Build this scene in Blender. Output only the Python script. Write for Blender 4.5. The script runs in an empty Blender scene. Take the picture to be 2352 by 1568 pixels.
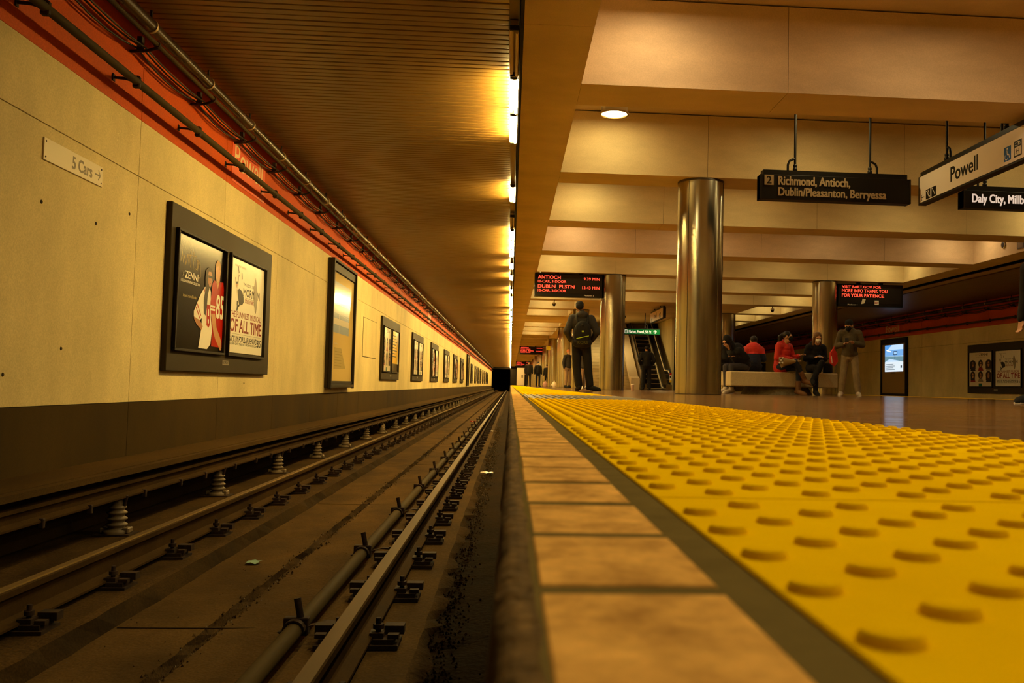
import bpy, bmesh, math, random
from mathutils import Vector, Matrix
random.seed(7)
C = bpy.context.scene.collection
S = bpy.context.scene
PI = math.pi
# ------------------------------------------------------------------ camera
F_PX, PX, PY, VX, VY, HOR, CAM_H = 2080.0, 1312.0, 784.0, 1172.0, 883.5, 0.0222, 0.09
fw = Vector((VX-PX, VY-PY, F_PX)).normalized()
dn = fw.cross(Vector((1, HOR, 0))).normalized()
rt = dn.cross(fw)
# world axes expressed in camera px axes (x right, y down, z forward); Blender camera: x right, y up, -z forward
cols = [rt, fw, -dn]
rot = Matrix([[c.x, -c.y, -c.z] for c in cols])
cd = bpy.data.cameras.new('camera'); cam = bpy.data.objects.new('camera', cd); C.objects.link(cam)
cam.matrix_world = Matrix.Translation((0, 0, CAM_H)) @ rot.to_4x4()
cd.sensor_width = 36.0; cd.lens = F_PX/2352*36.0
cd.shift_x = -(PX-1176.0)/2352.0; cd.shift_y = 0.0
cd.clip_start = 0.02; cd.clip_end = 400
cd.dof.use_dof = True; cd.dof.focus_distance = 14.0; cd.dof.aperture_fstop = 11.0
S.camera = cam
# ------------------------------------------------------------------ world, exposure
w = bpy.data.worlds.new('world'); S.world = w; w.use_nodes = True
w.node_tree.nodes['Background'].inputs[0].default_value = (1, .6, .25, 1)
w.node_tree.nodes['Background'].inputs[1].default_value = 0.0
S.view_settings.view_transform = 'Standard'; S.view_settings.look = 'None'
S.view_settings.exposure = 0.0; S.view_settings.gamma = 1.0
S.view_settings.use_curve_mapping = False
S.cycles.use_denoising = True
S.cycles.max_bounces = 6; S.cycles.diffuse_bounces = 4; S.cycles.glossy_bounces = 3
S.cycles.sample_clamp_indirect = 6.0
S.cycles.use_light_tree = True
S.cycles.use_adaptive_sampling = True; S.cycles.adaptive_threshold = .02
TUBE_COL, TUBE_STR = (1.0, .69, .21), 310.0
DOWN_COL, DOWN_W = (1.0, .79, .35), 22.0
# ------------------------------------------------------------------ materials
def lin(c):
    if isinstance(c, str):
        c = [int(c[i:i+2], 16)/255 for i in (0, 2, 4)]
        c = [x/12.92 if x <= .04045 else ((x+.055)/1.055)**2.4 for x in c]
    return (c[0], c[1], c[2], 1)
MATS = {}
def mat(name, col, rough=.6, metal=0., var=0., vscale=(1, 1, 1), bump=0., bscale=80., fine=0., emit=0., col2=None, spec=.22, coat=0.):
    if name in MATS: return MATS[name]
    m = bpy.data.materials.new(name); m.use_nodes = True; MATS[name] = m
    nt = m.node_tree; n = nt.nodes; L = nt.links; b = n['Principled BSDF']
    b.inputs['Roughness'].default_value = rough; b.inputs['Metallic'].default_value = metal
    b.inputs['Specular IOR Level'].default_value = spec
    b.inputs['Coat Weight'].default_value = coat
    c = lin(col); b.inputs['Base Color'].default_value = c
    if emit:
        b.inputs['Emission Color'].default_value = c; b.inputs['Emission Strength'].default_value = emit
        return m
    src = None
    if var or fine or bump:
        g = n.new('ShaderNodeNewGeometry'); mp = n.new('ShaderNodeMapping'); L.new(g.outputs['Position'], mp.inputs[0])
        mp.inputs['Scale'].default_value = vscale
    if var or fine:
        t = n.new('ShaderNodeTexNoise'); t.inputs['Scale'].default_value = 1.0; t.inputs['Detail'].default_value = 6; t.inputs['Roughness'].default_value = .62
        L.new(mp.outputs[0], t.inputs['Vector'])
        r = n.new('ShaderNodeMapRange'); L.new(t.outputs['Fac'], r.inputs[0])
        r.inputs[1].default_value = .3; r.inputs[2].default_value = .7
        mx = n.new('ShaderNodeMix'); mx.data_type = 'RGBA'; L.new(r.outputs[0], mx.inputs['Factor'])
        c2 = lin(col2) if col2 else (c[0]*(1-var), c[1]*(1-var), c[2]*(1-var), 1)
        c1 = c if col2 else (min(c[0]*(1+var*.5), 1), min(c[1]*(1+var*.5), 1), min(c[2]*(1+var*.5), 1), 1)
        mx.inputs['A'].default_value = c2; mx.inputs['B'].default_value = c1
        src = mx.outputs['Result']
        if fine:
            t2 = n.new('ShaderNodeTexNoise'); t2.inputs['Scale'].default_value = 90; t2.inputs['Detail'].default_value = 3
            L.new(g.outputs['Position'], t2.inputs['Vector'])
            r2 = n.new('ShaderNodeMapRange'); L.new(t2.outputs['Fac'], r2.inputs[0]); r2.inputs[1].default_value = .35; r2.inputs[2].default_value = .65
            r2.inputs[3].default_value = 1-fine; r2.inputs[4].default_value = 1+fine*.3
            m2 = n.new('ShaderNodeMix'); m2.data_type = 'RGBA'; m2.blend_type = 'MULTIPLY'; m2.inputs['Factor'].default_value = 1
            L.new(src, m2.inputs['A']); L.new(r2.outputs[0], m2.inputs['B']); src = m2.outputs['Result']
        L.new(src, b.inputs['Base Color'])
        rr = n.new('ShaderNodeMapRange'); L.new(t.outputs['Fac'], rr.inputs[0])
        rr.inputs[3].default_value = max(rough-.12, .05); rr.inputs[4].default_value = min(rough+.12, 1); L.new(rr.outputs[0], b.inputs['Roughness'])
    if bump:
        t3 = n.new('ShaderNodeTexNoise'); t3.inputs['Scale'].default_value = bscale; t3.inputs['Detail'].default_value = 4
        L.new(g.outputs['Position'], t3.inputs['Vector'])
        bp = n.new('ShaderNodeBump'); bp.inputs['Strength'].default_value = bump; bp.inputs['Distance'].default_value = .01
        L.new(t3.outputs['Fac'], bp.inputs['Height']); L.new(bp.outputs[0], b.inputs['Normal'])
    return m
def flat(hexcol, rough=.35, emit=0.):
    return mat('print_%s_%d' % (hexcol, int(emit*10)), hexcol, rough, emit=emit, spec=.12)
M_CREAM = mat('cream_wall_paint', (.80, .64, .30), .62, var=.26, vscale=(.7, .7, .4), fine=.12, bump=.12, bscale=45, spec=.08)
M_RED = mat('red_orange_band', (.60, .085, .003), .6, var=.2, vscale=(1, 1, 1), fine=.15, bump=.12, bscale=45, spec=.08)
M_GREYW = mat('dark_olive_wall_base', (.058, .034, .008), .75, var=.35, vscale=(1.2, 1.2, .4), fine=.1, spec=.05)
M_JOINT = mat('dark_joint', (.05, .035, .015), .9)  # plain dark colour for panel joints, backing and bolt stubs
M_BEAM = mat('beam_plaster', (.72, .56, .30), .7, var=.22, vscale=(.55, .8, 1.6), fine=.08, spec=.1)
M_SLAT = mat('ceiling_slat_metal', (.22, .125, .026), .38, var=.25, vscale=(.8, .3, .8), spec=.5)
M_BLACKC = mat('dark_void', (.012, .009, .006), .9)
M_STEEL = mat('brushed_steel', (.50, .46, .35), .22, 1.0, var=.16, vscale=(2.5, 2.5, .5))
M_STEELD = mat('dark_steel_cap', (.12, .10, .08), .4, .8)
M_TRACK = mat('sooty_track_concrete', (.062, .034, .009), .9, var=.6, vscale=(3.2, 1.3, 1), fine=.4, bump=.7, bscale=35, spec=.04)
M_TRACK2 = mat('pale_track_concrete', (.085, .048, .013), .9, var=.45, vscale=(2.2, 1.2, 1), fine=.25, bump=.5, bscale=40, spec=.04)
M_TRACKM = mat('step_shade_and_joint_concrete', (.038, .021, .005), .95, var=.5, vscale=(3, 1.5, 3), fine=.3, spec=.04)  # dark concrete: step face shade put into colour, also joints and gravel
M_TRACKD = mat('black_track_dirt', (.028, .015, .004), .95, var=.5, vscale=(3, 1.5, 1), fine=.4, bump=.9, bscale=30, spec=.04)
M_RAILTOP = mat('polished_rail_head', (.10, .056, .013), .5, .0, var=.3, vscale=(3, .4, 3)); M_HILITE = mat('rail_highlight_line', (.85, .66, .36), .25, 1.0)
M_RAIL = mat('rusty_rail_side', (.050, .026, .006), .8, .0, spec=.03, var=.4, vscale=(2, 2, 2), fine=.2)
M_RUST = mat('rusty_iron', (.04, .021, .010), .75, .3, var=.5, vscale=(9, 9, 9), fine=.2)
M_PORC = mat('dusty_porcelain', (.17, .12, .06), .5, var=.3, vscale=(7, 7, 7))
M_COVER = mat('dusty_cover_board', (.082, .046, .012), .8, var=.3, vscale=(2, .5, 2), fine=.25, spec=.04)
M_PIPE = mat('dull_painted_pipe', (.060, .039, .010), .75, .0, spec=.08, var=.45, vscale=(5, 1, 5))
M_PIPEB = mat('dark_glossy_pipe', (.045, .022, .010), .28, .0, var=.3, vscale=(3, 1, 3))
M_CABLE = mat('black_cable', (.02, .015, .01), .6)
M_RING = mat('pale_pipe_ring', (.5, .36, .18), .4, .4)
M_TILE = mat('tan_edge_tile', (.88, .46, .13), .75, var=.5, vscale=(26, 18, 1), fine=.10, bump=.15, bscale=60, spec=.0)
M_GROUT = mat('grey_grout', (.17, .125, .045), .85, var=.2, vscale=(20, 20, 1), spec=0)
M_NOSE = mat('worn_edge_nosing', (.17, .10, .035), .85, var=.7, vscale=(60, 8, 1), fine=.3, bump=.8, bscale=60, spec=.04)
M_YEL = mat('yellow_tactile', (1.0, .61, .001), .5, var=.10, vscale=(6, 4, 1), bump=.05, bscale=200, spec=.0)
M_BLKT = mat('black_tactile', (.02, .017, .012), .5)
M_WHT = mat('worn_white_domes', (.75, .66, .5), .5)
M_SIGN = mat('black_sign_metal', (.009, .007, .005), .45)
M_WHITE = mat('white_enamel', (.80, .72, .60), .35, var=.05, vscale=(1, 1, 1))
M_BOARD = mat('dark_bronze_board', (.036, .025, .009), .55, .0, spec=.12, var=.2, vscale=(1, 1, 1))
M_FRAME = mat('black_frame', (.016, .011, .006), .55)
M_CONC = mat('pale_bench_concrete', (.62, .50, .30), .8, var=.15, vscale=(3, 3, 3), fine=.12)
M_CONCD = mat('grey_bench_base', (.22, .18, .11), .85, var=.4, vscale=(9, 9, 9), fine=.35)
M_SKIN = mat('skin', (.55, .30, .17), .55)
M_TUBE = mat('lit_tube', TUBE_COL, .5, emit=TUBE_STR)
M_TUBEOFF = mat('unlit_tube', (.55, .42, .22), .35)
M_CHAN = mat('brown_lamp_channel', (.25, .16, .07), .5)
# platform floor: glossy brown pavers
def floor_mat():
    m = bpy.data.materials.new('glossy_brown_pavers'); m.use_nodes = True
    nt = m.node_tree; n = nt.nodes; L = nt.links; b = n['Principled BSDF']
    g = n.new('ShaderNodeNewGeometry')
    br = n.new('ShaderNodeTexBrick'); br.offset = .5; br.inputs['Scale'].default_value = 1
    br.inputs['Brick Width'].default_value = .3; br.inputs['Row Height'].default_value = .15; br.inputs['Mortar Size'].default_value = .004
    br.inputs['Color1'].default_value = (.22, .10, .018, 1); br.inputs['Color2'].default_value = (.165, .072, .012, 1); br.inputs['Mortar'].default_value = (.08, .045, .022, 1)
    L.new(g.outputs['Position'], br.inputs['Vector'])
    L.new(br.outputs['Color'], b.inputs['Base Color'])
    t = n.new('ShaderNodeTexNoise'); t.inputs['Scale'].default_value = 5; t.inputs['Detail'].default_value = 4; L.new(g.outputs['Position'], t.inputs['Vector'])
    r = n.new('ShaderNodeMapRange'); L.new(t.outputs['Fac'], r.inputs[0]); r.inputs[3].default_value = .06; r.inputs[4].default_value = .24; L.new(r.outputs[0], b.inputs['Roughness'])
    bp = n.new('ShaderNodeBump'); bp.inputs['Strength'].default_value = .5; bp.inputs['Distance'].default_value = .002
    ad = n.new('ShaderNodeMath'); ad.operation = 'ADD'; sc = n.new('ShaderNodeMath'); sc.operation = 'MULTIPLY'; sc.inputs[1].default_value = .6
    L.new(t.outputs['Fac'], sc.inputs[0]); L.new(sc.outputs[0], ad.inputs[0]); L.new(br.outputs['Fac'], ad.inputs[1])
    L.new(ad.outputs[0], bp.inputs['Height']); L.new(bp.outputs[0], b.inputs['Normal'])
    return m
M_FLOOR = floor_mat()
# ------------------------------------------------------------------ mesh builder
class MB:
    def __init__(s): s.v = []; s.f = []; s.m = []; s.sm = []; s.mats = []
    def mi(s, m):
        if m not in s.mats: s.mats.append(m)
        return s.mats.index(m)
    def add(s, vs, fs, m, smooth=False):
        o = len(s.v); s.v += [tuple(v) for v in vs]; k = s.mi(m)
        for f in fs: s.f.append([i+o for i in f]); s.m.append(k); s.sm.append(smooth)
    def box(s, x0, y0, z0, x1, y1, z1, m, bev=0.):
        if bev:
            b = bev
            vs = []; fs = []
            pts = [(x0+b, y0), (x1-b, y0), (x1, y0+b), (x1, y1-b), (x1-b, y1), (x0+b, y1), (x0, y1-b), (x0, y0+b)]
            ins = [(x0+b, y0+b), (x1-b, y0+b), (x1-b, y0+b), (x1-b, y1-b), (x1-b, y1-b), (x0+b, y1-b), (x0+b, y1-b), (x0+b, y0+b)]
            for p in ins: vs.append((p[0], p[1], z0))
            for p in pts: vs.append((p[0], p[1], z0+b))
            for p in pts: vs.append((p[0], p[1], z1-b))
            for p in ins: vs.append((p[0], p[1], z1))
            for r in range(3):
                for i in range(8):
                    j = (i+1) % 8; fs.append((r*8+i, r*8+j, r*8+8+j, r*8+8+i))
            fs.append((7, 5, 3, 1)); fs.append((24+0, 24+2, 24+4, 24+6))
            s.add(vs, fs, m); return
        vs = [(x0, y0, z0), (x1, y0, z0), (x1, y1, z0), (x0, y1, z0), (x0, y0, z1), (x1, y0, z1), (x1, y1, z1), (x0, y1, z1)]
        s.add(vs, [(0, 3, 2, 1), (4, 5, 6, 7), (0, 1, 5, 4), (1, 2, 6, 5), (2, 3, 7, 6), (3, 0, 4, 7)], m)
    def tube(s, pts, r, m, n=10, caps=True, smooth=True):
        pts = [Vector(p) for p in pts]; rs = r if isinstance(r, (list, tuple)) else [r]*len(pts)
        vs = []; fs = []; up0 = None
        for i, p in enumerate(pts):
            d = (pts[min(i+1, len(pts)-1)]-pts[max(i-1, 0)]).normalized()
            if up0 is None:
                up0 = Vector((0, 0, 1)) if abs(d.z) < .9 else Vector((0, 1, 0))
            a = d.cross(up0).normalized(); b = a.cross(d).normalized(); up0 = b
            for k in range(n):
                t = 2*PI*k/n; vs.append(p+(a*math.cos(t)+b*math.sin(t))*rs[i])
        for i in range(len(pts)-1):
            for k in range(n):
                k2 = (k+1) % n; fs.append((i*n+k, i*n+k2, (i+1)*n+k2, (i+1)*n+k))
        s.add(vs, fs, m, smooth)
        if caps: s.add(vs[:n], [tuple(range(n))], m); s.add(vs[-n:], [tuple(range(n-1, -1, -1))], m)
    def lathe(s, prof, m, n=16, c=(0, 0, 0), smooth=True, caps=True):
        vs = []; fs = []
        for r, z in prof:
            for k in range(n):
                t = 2*PI*k/n; vs.append((c[0]+r*math.cos(t), c[1]+r*math.sin(t), c[2]+z))
        for i in range(len(prof)-1):
            for k in range(n):
                k2 = (k+1) % n; fs.append((i*n+k, i*n+k2, (i+1)*n+k2, (i+1)*n+k))
        s.add(vs, fs, m, smooth)
        if caps:
            s.add(vs[:n], [tuple(range(n-1, -1, -1))], m); s.add(vs[-n:], [tuple(range(n))], m)
    def prism(s, poly, axis, a, b, m, smooth=False, caps=True):
        # poly: 2D points; axis 'y' -> (x,z) extruded in y; 'x' -> (y,z); 'z' -> (x,y)
        def P(p, t): return (p[0], t, p[1]) if axis == 'y' else (t, p[0], p[1]) if axis == 'x' else (p[0], p[1], t)
        n = len(poly); vs = [P(p, a) for p in poly]+[P(p, b) for p in poly]
        fs = [(i, (i+1) % n, n+(i+1) % n, n+i) for i in range(n)]
        s.add(vs, fs, m, smooth)
        if caps: s.add(vs[:n], [tuple(range(n-1, -1, -1))], m); s.add(vs[n:], [tuple(range(n))], m)
    def mesh(s, name):
        me = bpy.data.meshes.new(name); me.from_pydata(s.v, [], s.f)
        for m in s.mats: me.materials.append(m)
        me.polygons.foreach_set('material_index', s.m); me.polygons.foreach_set('use_smooth', s.sm)
        me.update(); return me
    def build(s, name, parent=None, loc=(0, 0, 0), rz=0., **kw):
        return link(name, s.mesh(name), parent, loc, rz, **kw)
def link(name, me, parent=None, loc=(0, 0, 0), rz=0., **kw):
    o = bpy.data.objects.new(name, me); C.objects.link(o); o.location = loc; o.rotation_euler = (0, 0, rz)
    if parent: o.parent = parent
    for k, v in kw.items(): o[k] = v
    return o
def thing(name, label, cat, loc=(0, 0, 0), rz=0., group=None, kind=None):
    o = link(name, None, None, loc, rz, label=label, category=cat)
    o.empty_display_size = .1
    if group: o['group'] = group
    if kind: o['kind'] = kind
    return o
def fix_normals(o):
    bm = bmesh.new(); bm.from_mesh(o.data); bmesh.ops.recalc_face_normals(bm, faces=bm.faces[:]); bm.to_mesh(o.data); bm.free()
def copy_tree(o, parent=None, loc=None, rz=None, label=None, group=None):
    c = o.copy(); C.objects.link(c)
    if parent: c.parent = parent
    if loc is not None: c.location = loc
    if rz is not None: c.rotation_euler = (0, 0, rz)
    if label: c['label'] = label
    if group: c['group'] = group
    for ch in list(o.children): copy_tree(ch, c)
    return c
# ------------------------------------------------------------------ text
TCACHE = {}
def text_geo(s, bold=0.):
    k = (s, bold)
    if k in TCACHE: return TCACHE[k]
    cu = bpy.data.curves.new('t', 'FONT'); cu.body = s; cu.size = 1; cu.offset = bold; cu.resolution_u = 3
    o = bpy.data.objects.new('t', cu); C.objects.link(o); bpy.context.view_layer.update()
    me = bpy.data.meshes.new_from_object(o.evaluated_get(bpy.context.evaluated_depsgraph_get()))
    vs = [(v.co.x, v.co.y) for v in me.vertices]; fs = [tuple(p.vertices) for p in me.polygons]
    bpy.data.objects.remove(o); bpy.data.curves.remove(cu); bpy.data.meshes.remove(me)
    x0 = min(v[0] for v in vs); x1 = max(v[0] for v in vs); y0 = min(v[1] for v in vs); y1 = max(v[1] for v in vs)
    TCACHE[k] = (vs, fs, x0, x1, y0, y1); return TCACHE[k]
class Print(MB):
    """flat print in the local x-z plane, front towards -y; every layer a hair proud of the one below"""
    def __init__(s, y=0., step=.00012, sx=1., sz=1., ox=0., oz=0.):
        super().__init__(); s.y = y; s.st = step; s.sx = sx; s.sz = sz; s.ox = ox; s.oz = oz
    def P(s, x, z): return (s.ox+x*s.sx, s.y, s.oz+z*s.sz)
    def rect(s, x0, z0, x1, z1, m): s.poly([(x0, z0), (x1, z0), (x1, z1), (x0, z1)], m)
    def poly(s, pts, m):
        s.y -= s.st; a = sum(pts[i][0]*pts[(i+1) % len(pts)][1]-pts[(i+1) % len(pts)][0]*pts[i][1] for i in range(len(pts)))
        if a < 0: pts = pts[::-1]
        s.add([s.P(*p) for p in pts], [tuple(range(len(pts)))], m)
    def blob(s, cx, cz, rx, rz, m, n=18, a0=0., a1=2*PI):
        s.poly([(cx+rx*math.cos(a0+(a1-a0)*i/n), cz+rz*math.sin(a0+(a1-a0)*i/n)) for i in range(n)], m)
    def stroke(s, pts, wd, m):
        for a, b in zip(pts, pts[1:]):
            d = Vector((b[0]-a[0], b[1]-a[1])); d = d.normalized() if d.length else Vector((1, 0)); nx, nz = -d.y*wd/2, d.x*wd/2
            s.poly([(a[0]+nx, a[1]+nz), (b[0]+nx, b[1]+nz), (b[0]-nx, b[1]-nz), (a[0]-nx, a[1]-nz)], m)
    def text(s, t, x0, z0, x1, z1, m, bold=0., ref=None):
        """fit the string in the box; ref: a string giving the reference height (without descenders)"""
        vs, fs, a, b, c, d = text_geo(t, 0.)
        if ref: _, _, _, _, c, d = text_geo(ref, 0.)
        s.y -= s.st; e = bold*(z1-z0)/(s.sx/s.sz)*1.3; ez = bold*(z1-z0)*.8
        for q, (ex, ey) in enumerate(((0, 0),) if not bold else ((-e, -ez), (e, -ez), (-e, ez), (e, ez))):
            pts = [s.P(x0+(x-a)/(b-a)*(x1-x0)+ex, z0+(y-c)/(d-c)*(z1-z0)+ey) for x, y in vs]
            s.add([(p[0], p[1]-q*.00002, p[2]) for p in pts], fs, m)
# ================================================================== STRUCTURE
Y0, Y1, XW, XP, XRW = -9.0, 168.0, -3.45, 12.70, 16.15
ZT, ZS, ZC = 3.33, 3.50, 4.52
BEAM0, PITCH, BW = 10.04, 4.24, .78
def st(name, mb, parent=None, **kw):
    if parent is None: kw.setdefault('kind', 'structure')
    return mb.build(name, parent, **kw)
# ---- left and right walls: backing + separate panels
def wall(side):
    X = XW if side == 'left' else XRW; sg = 1 if side == 'left' else -1
    b = MB(); b.box(X-.25 if sg > 0 else X+.02, Y0, -1.4, X-.02 if sg > 0 else X+.25, Y1, ZT+.3, M_JOINT)
    wl = st('wall_'+side, b, label='cream concrete trackside wall with a red band above and a dark base, %s trackway' % ('near' if sg > 0 else 'far'))
    rows = [('wall_base_panel', -1.35, -.145, M_GREYW, .0), ('wall_panel', -.14, 1.921, M_CREAM, .004), ('wall_panel', 1.929, 2.443, M_CREAM, .004), ('wall_band_panel', 2.446, ZT+.05, M_RED, .004)]
    k = 0
    for nm, z0, z1, m, g in rows:
        off = 0 if sg > 0 else 1.25
        ys = [1.0+off+2.493*i for i in range(-4, 68)]
        me = None
        for y in ys:
            L_ = 2.493
            if me is None:
                p = MB(); p.box(-.019 if sg > 0 else -.0, .004, z0, 0 if sg > 0 else .02, L_-.004, z1, m); me = p.mesh(nm)
            link(nm, me, wl, (X, y, 0))
    return wl
WL = wall('left'); WR = wall('right')
for mx, my in ((140, 800), (220, 513), (95, 463), (6, 860), (297, 491), (560, 880), (800, 845)):
    d = rot @ Vector(((mx-PX)/F_PX, -(my-PY)/F_PX, -1)); t_ = XW/d.x; b = MB(); b.tube([(0, 0, 0), (.006, 0, 0)], [.016, .010], M_JOINT, 8); b.build('bolt_stub', WL, (XW, d.y*t_, CAM_H+d.z*t_))
# ---- platform slab, floor finish
b = MB()
b.box(.014, Y0, -.30, XP-.014, Y1, -.02, M_CONCD)
b.box(1.008, Y0, -.02, XP-1.01, Y1, 0, M_FLOOR)
b.box(.03, Y0, -1.4, .25, Y1, -.30, M_TRACKD); b.box(XP-.25, Y0, -1.4, XP-.03, Y1, -.30, M_TRACKD)
FLOOR = st('floor', b, label='glossy brown paved station platform')
b = MB(); b.box(.012, Y0, -.02, .1215, Y1, -.0012, M_GROUT); st('tile_grout', b, FLOOR)
b = MB(); b.box(XP-1.0, Y0, -.02, XP-.13, Y1, .004, M_YEL)
b.box(XP-.13, Y0, -.02, XP-.013, Y1, 0, M_TILE)
st('far_edge_strip', b, FLOOR, label='yellow warning strip along the far platform edge')
# nosing: ragged worn strip
b = MB(); vs = []; fs = []; n = 700; y = Y0+8.6
ys = []
while y < Y1: ys.append(y); y += .03+max(0, y)*.012
for i, y in enumerate(ys):
    j = random.uniform(-.0025, .003)*(1 if y > 0 else 0); e = .0135+random.uniform(-.002, .001)
    for x, z in ((-.006+j, -.05), (-.003+j*.6, -.006+random.uniform(-.002, .001)), (.002, -.0015), (e, -.001), (.016, -.02)): vs.append((x, y, z))
for i in range(len(ys)-1):
    for k in range(4): a = i*5+k; fs.append((a, a+5, a+6, a+1))
b.add(vs, fs, M_NOSE, True)
b.box(.0, Y0, -.32, .03, Y1, -.02, M_TRACKD)
st('trim_1', b, label='worn concrete nosing along the near platform edge')
b = MB(); b.box(XP-.03, Y0, -.32, XP+.01, Y1, -.001, M_NOSE); st('trim_2', b, label='concrete nosing along the far platform edge')
# edge tiles (parts of the floor)
def rtile(w, l, z, m, n):
    t = MB(); t.box(0, 0, -.02, w, l, z, m, bev=.003); return t.mesh(n)
tm = [rtile(.0862, .1365, 0.0, M_TILE, 'edge_tile') for _ in range(1)]
k = 0; y = -.640
NEAR_T = 250
while k < NEAR_T:
    link('edge_tile', tm[0], FLOOR, (.0138+random.uniform(-.0005, .0005), y+.0066, random.uniform(-.0012, .0003))); y += .1497; k += 1
b = MB()
while y < Y1: b.box(.0138, y+.006, -.02, .1000, y+.1437, 0, M_TILE); y += .1497
st('edge_tile_run', b, FLOOR, kind='stuff')
# tactile tiles with truncated domes
def tactile(seg, phase, base, top, detail):
    t = MB(); W_, L_ = .878, .61
    t.box(0, .0018, -.02, W_, L_-.0018, .0012, base, bev=.0012)
    wide = base != top; cx = .020 if wide else .0165; dp = .061 if wide else .0813
    for c in range(15 if wide else 21):
        x = cx+c*(.060 if wide else .0421); odd = (c+phase) % 2
        yy = .030+(.0407 if odd and not wide else 0)
        while yy < L_-.012:
            prof = [(.0128, .0008), (.0121, .0034), (.0104, .0054), (.0076, .0060)] if detail else [(.0128, .0008), (.0108, .0056)]
            t.lathe(prof[:3] if detail else [(.0098, .0008), (.0092, .0062)] if wide else prof, top if top != base else base, seg, (x, yy, 0), True, False)
            if wide: prof = [(.0098, .0008), (.0092, .0062)]
            r, z = prof[-1]
            if detail:
                vs = [(x+rr*math.cos(2*PI*q/seg), yy+rr*math.sin(2*PI*q/seg), zz) for rr, zz in prof[2:] for q in range(seg)]
                fs = [(q, (q+1) % seg, seg+(q+1) % seg, seg+q) for q in range(seg)]+[tuple(range(seg, 2*seg))]
                t.add(vs, fs, top, True)
            else:
                t.add([(x+r*math.cos(2*PI*q/seg), yy+r*math.sin(2*PI*q/seg), z) for q in range(seg)], [tuple(range(seg))], top)
            yy += dp
    return t.mesh('tactile_tile')
TT = {(s, p): tactile(seg, p, M_YEL, M_YEL, s == 0) for s, seg in ((0, 18), (1, 10), (2, 6)) for p in (0, 1)}
TB = [tactile(8, p, M_BLKT, M_WHT, False) for p in (0, 1)]
for i in range(-4, 274):
    y = .1270+.61*i
    if 10 <= i <= 13: link('tactile_tile', TB[i % 2], FLOOR, (.1215, y, 0), label='black tactile tile with worn white domes')
    else: link('tactile_tile', TT[(0 if i < 4 else 1 if i < 20 else 2, i % 2)], FLOOR, (.1215, y, 0))
# ---- trackbeds
def trackbed(name, sgn, lab, detail):
    b = MB(); X = (lambda x: x) if sgn > 0 else (lambda x: XP-x)
    prof = [(-3.5, -1.30), (-3.5, -1.16), (-2.11, -1.122), (-2.06, -1.130), (-2.01, -1.212), (-1.545, -1.212), (-1.535, -1.26), (-1.475, -1.26), (-1.465, -1.212), (-.95, -1.205), (-.93, -1.135), (-.40, -1.13), (-.34, -1.165), (-.25, -1.175), (.05, -1.15), (.05, -1.35)]
    ys = []; y = 1.5 if detail else Y0
    ys.append(Y0)
    while y < (40 if detail else Y0+1): ys.append(y); y += .12+.012*max(y, 0)
    ys.append(Y1+30)
    vs = []; fs = []; n = len(prof)
    for yy in ys:
        for i, (x, z) in enumerate(prof):
            j = random.uniform(-.012, .012) if detail and 2 <= i <= 13 and 2 < yy < 40 else 0
            if i in (12, 13): j *= 3.0
            if i == 10 or i == 11: j *= .5
            vs.append((X(x+j), yy, z+(j*.25 if i < 14 else 0)))
    for r in range(len(ys)-1):
        for i in range(n-1):
            a = r*n+i; f = (a, a+1, a+n+1, a+n)
            fs.append(f if sgn > 0 else f[::-1])
    b.add(vs, fs, M_TRACK)
    b2 = MB()
    me = b.mesh(name)
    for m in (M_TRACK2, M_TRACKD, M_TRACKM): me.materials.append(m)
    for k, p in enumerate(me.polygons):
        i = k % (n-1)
        p.material_index = {3: 3, 4: 1, 5: 0, 6: 0, 7: 0, 8: 1, 9: 1, 10: 1, 12: 2, 13: 2}.get(i, 0)  # step face takes the darker concrete as painted shade
    o = link(name, me, None, kind='structure', label=lab)
    return o
TBED = trackbed('trackbed', 1, 'dusty concrete trackbed with raised rail plinths and a middle gutter', True)
trackbed('far_trackbed', -1, 'unlit trackbed beyond the far platform edge', False)
# slab joints across the trackbed
b = MB()
for y in (4.9, 9.8, 14.7, 19.6, 24.5, 30, 36, 43, 52): b.box(-2.0, y, -1.215, -.95, y+.012, -1.2095, M_TRACKM)
st('slab_joint', b, TBED)
# loose gravel in gutter and beside the dark slab: stuff
b = MB()
for k in range(6000):
    y = 2.6+24*random.random()**1.5
    r = random.random()
    x = random.gauss(-1.50, .03) if r < .45 else random.gauss(-.30, .05) if r < .95 else random.uniform(-2.0, -.95)
    z = (-1.262 if abs(x+1.505) < .03 else -1.212) if r < .45 else -1.165 if r < .95 else -1.212
    s_ = random.uniform(.003, .011) if r < .95 else random.uniform(.002, .005); a = random.random()*3; pts = [(x+s_*math.cos(a+q*2.1), y+s_*math.sin(a+q*2.1), z) for q in range(3)]+[(x, y, z+s_*1.3)]
    b.add(pts, [(0, 1, 3), (1, 2, 3), (2, 0, 3)], random.choice((M_TRACK2, M_TRACKD, M_COVER, M_TRACKM, M_PORC)))
o = b.build('track_gravel', None, kind='stuff', label='loose dirt and gravel scattered along the trackbed', category='gravel')
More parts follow.
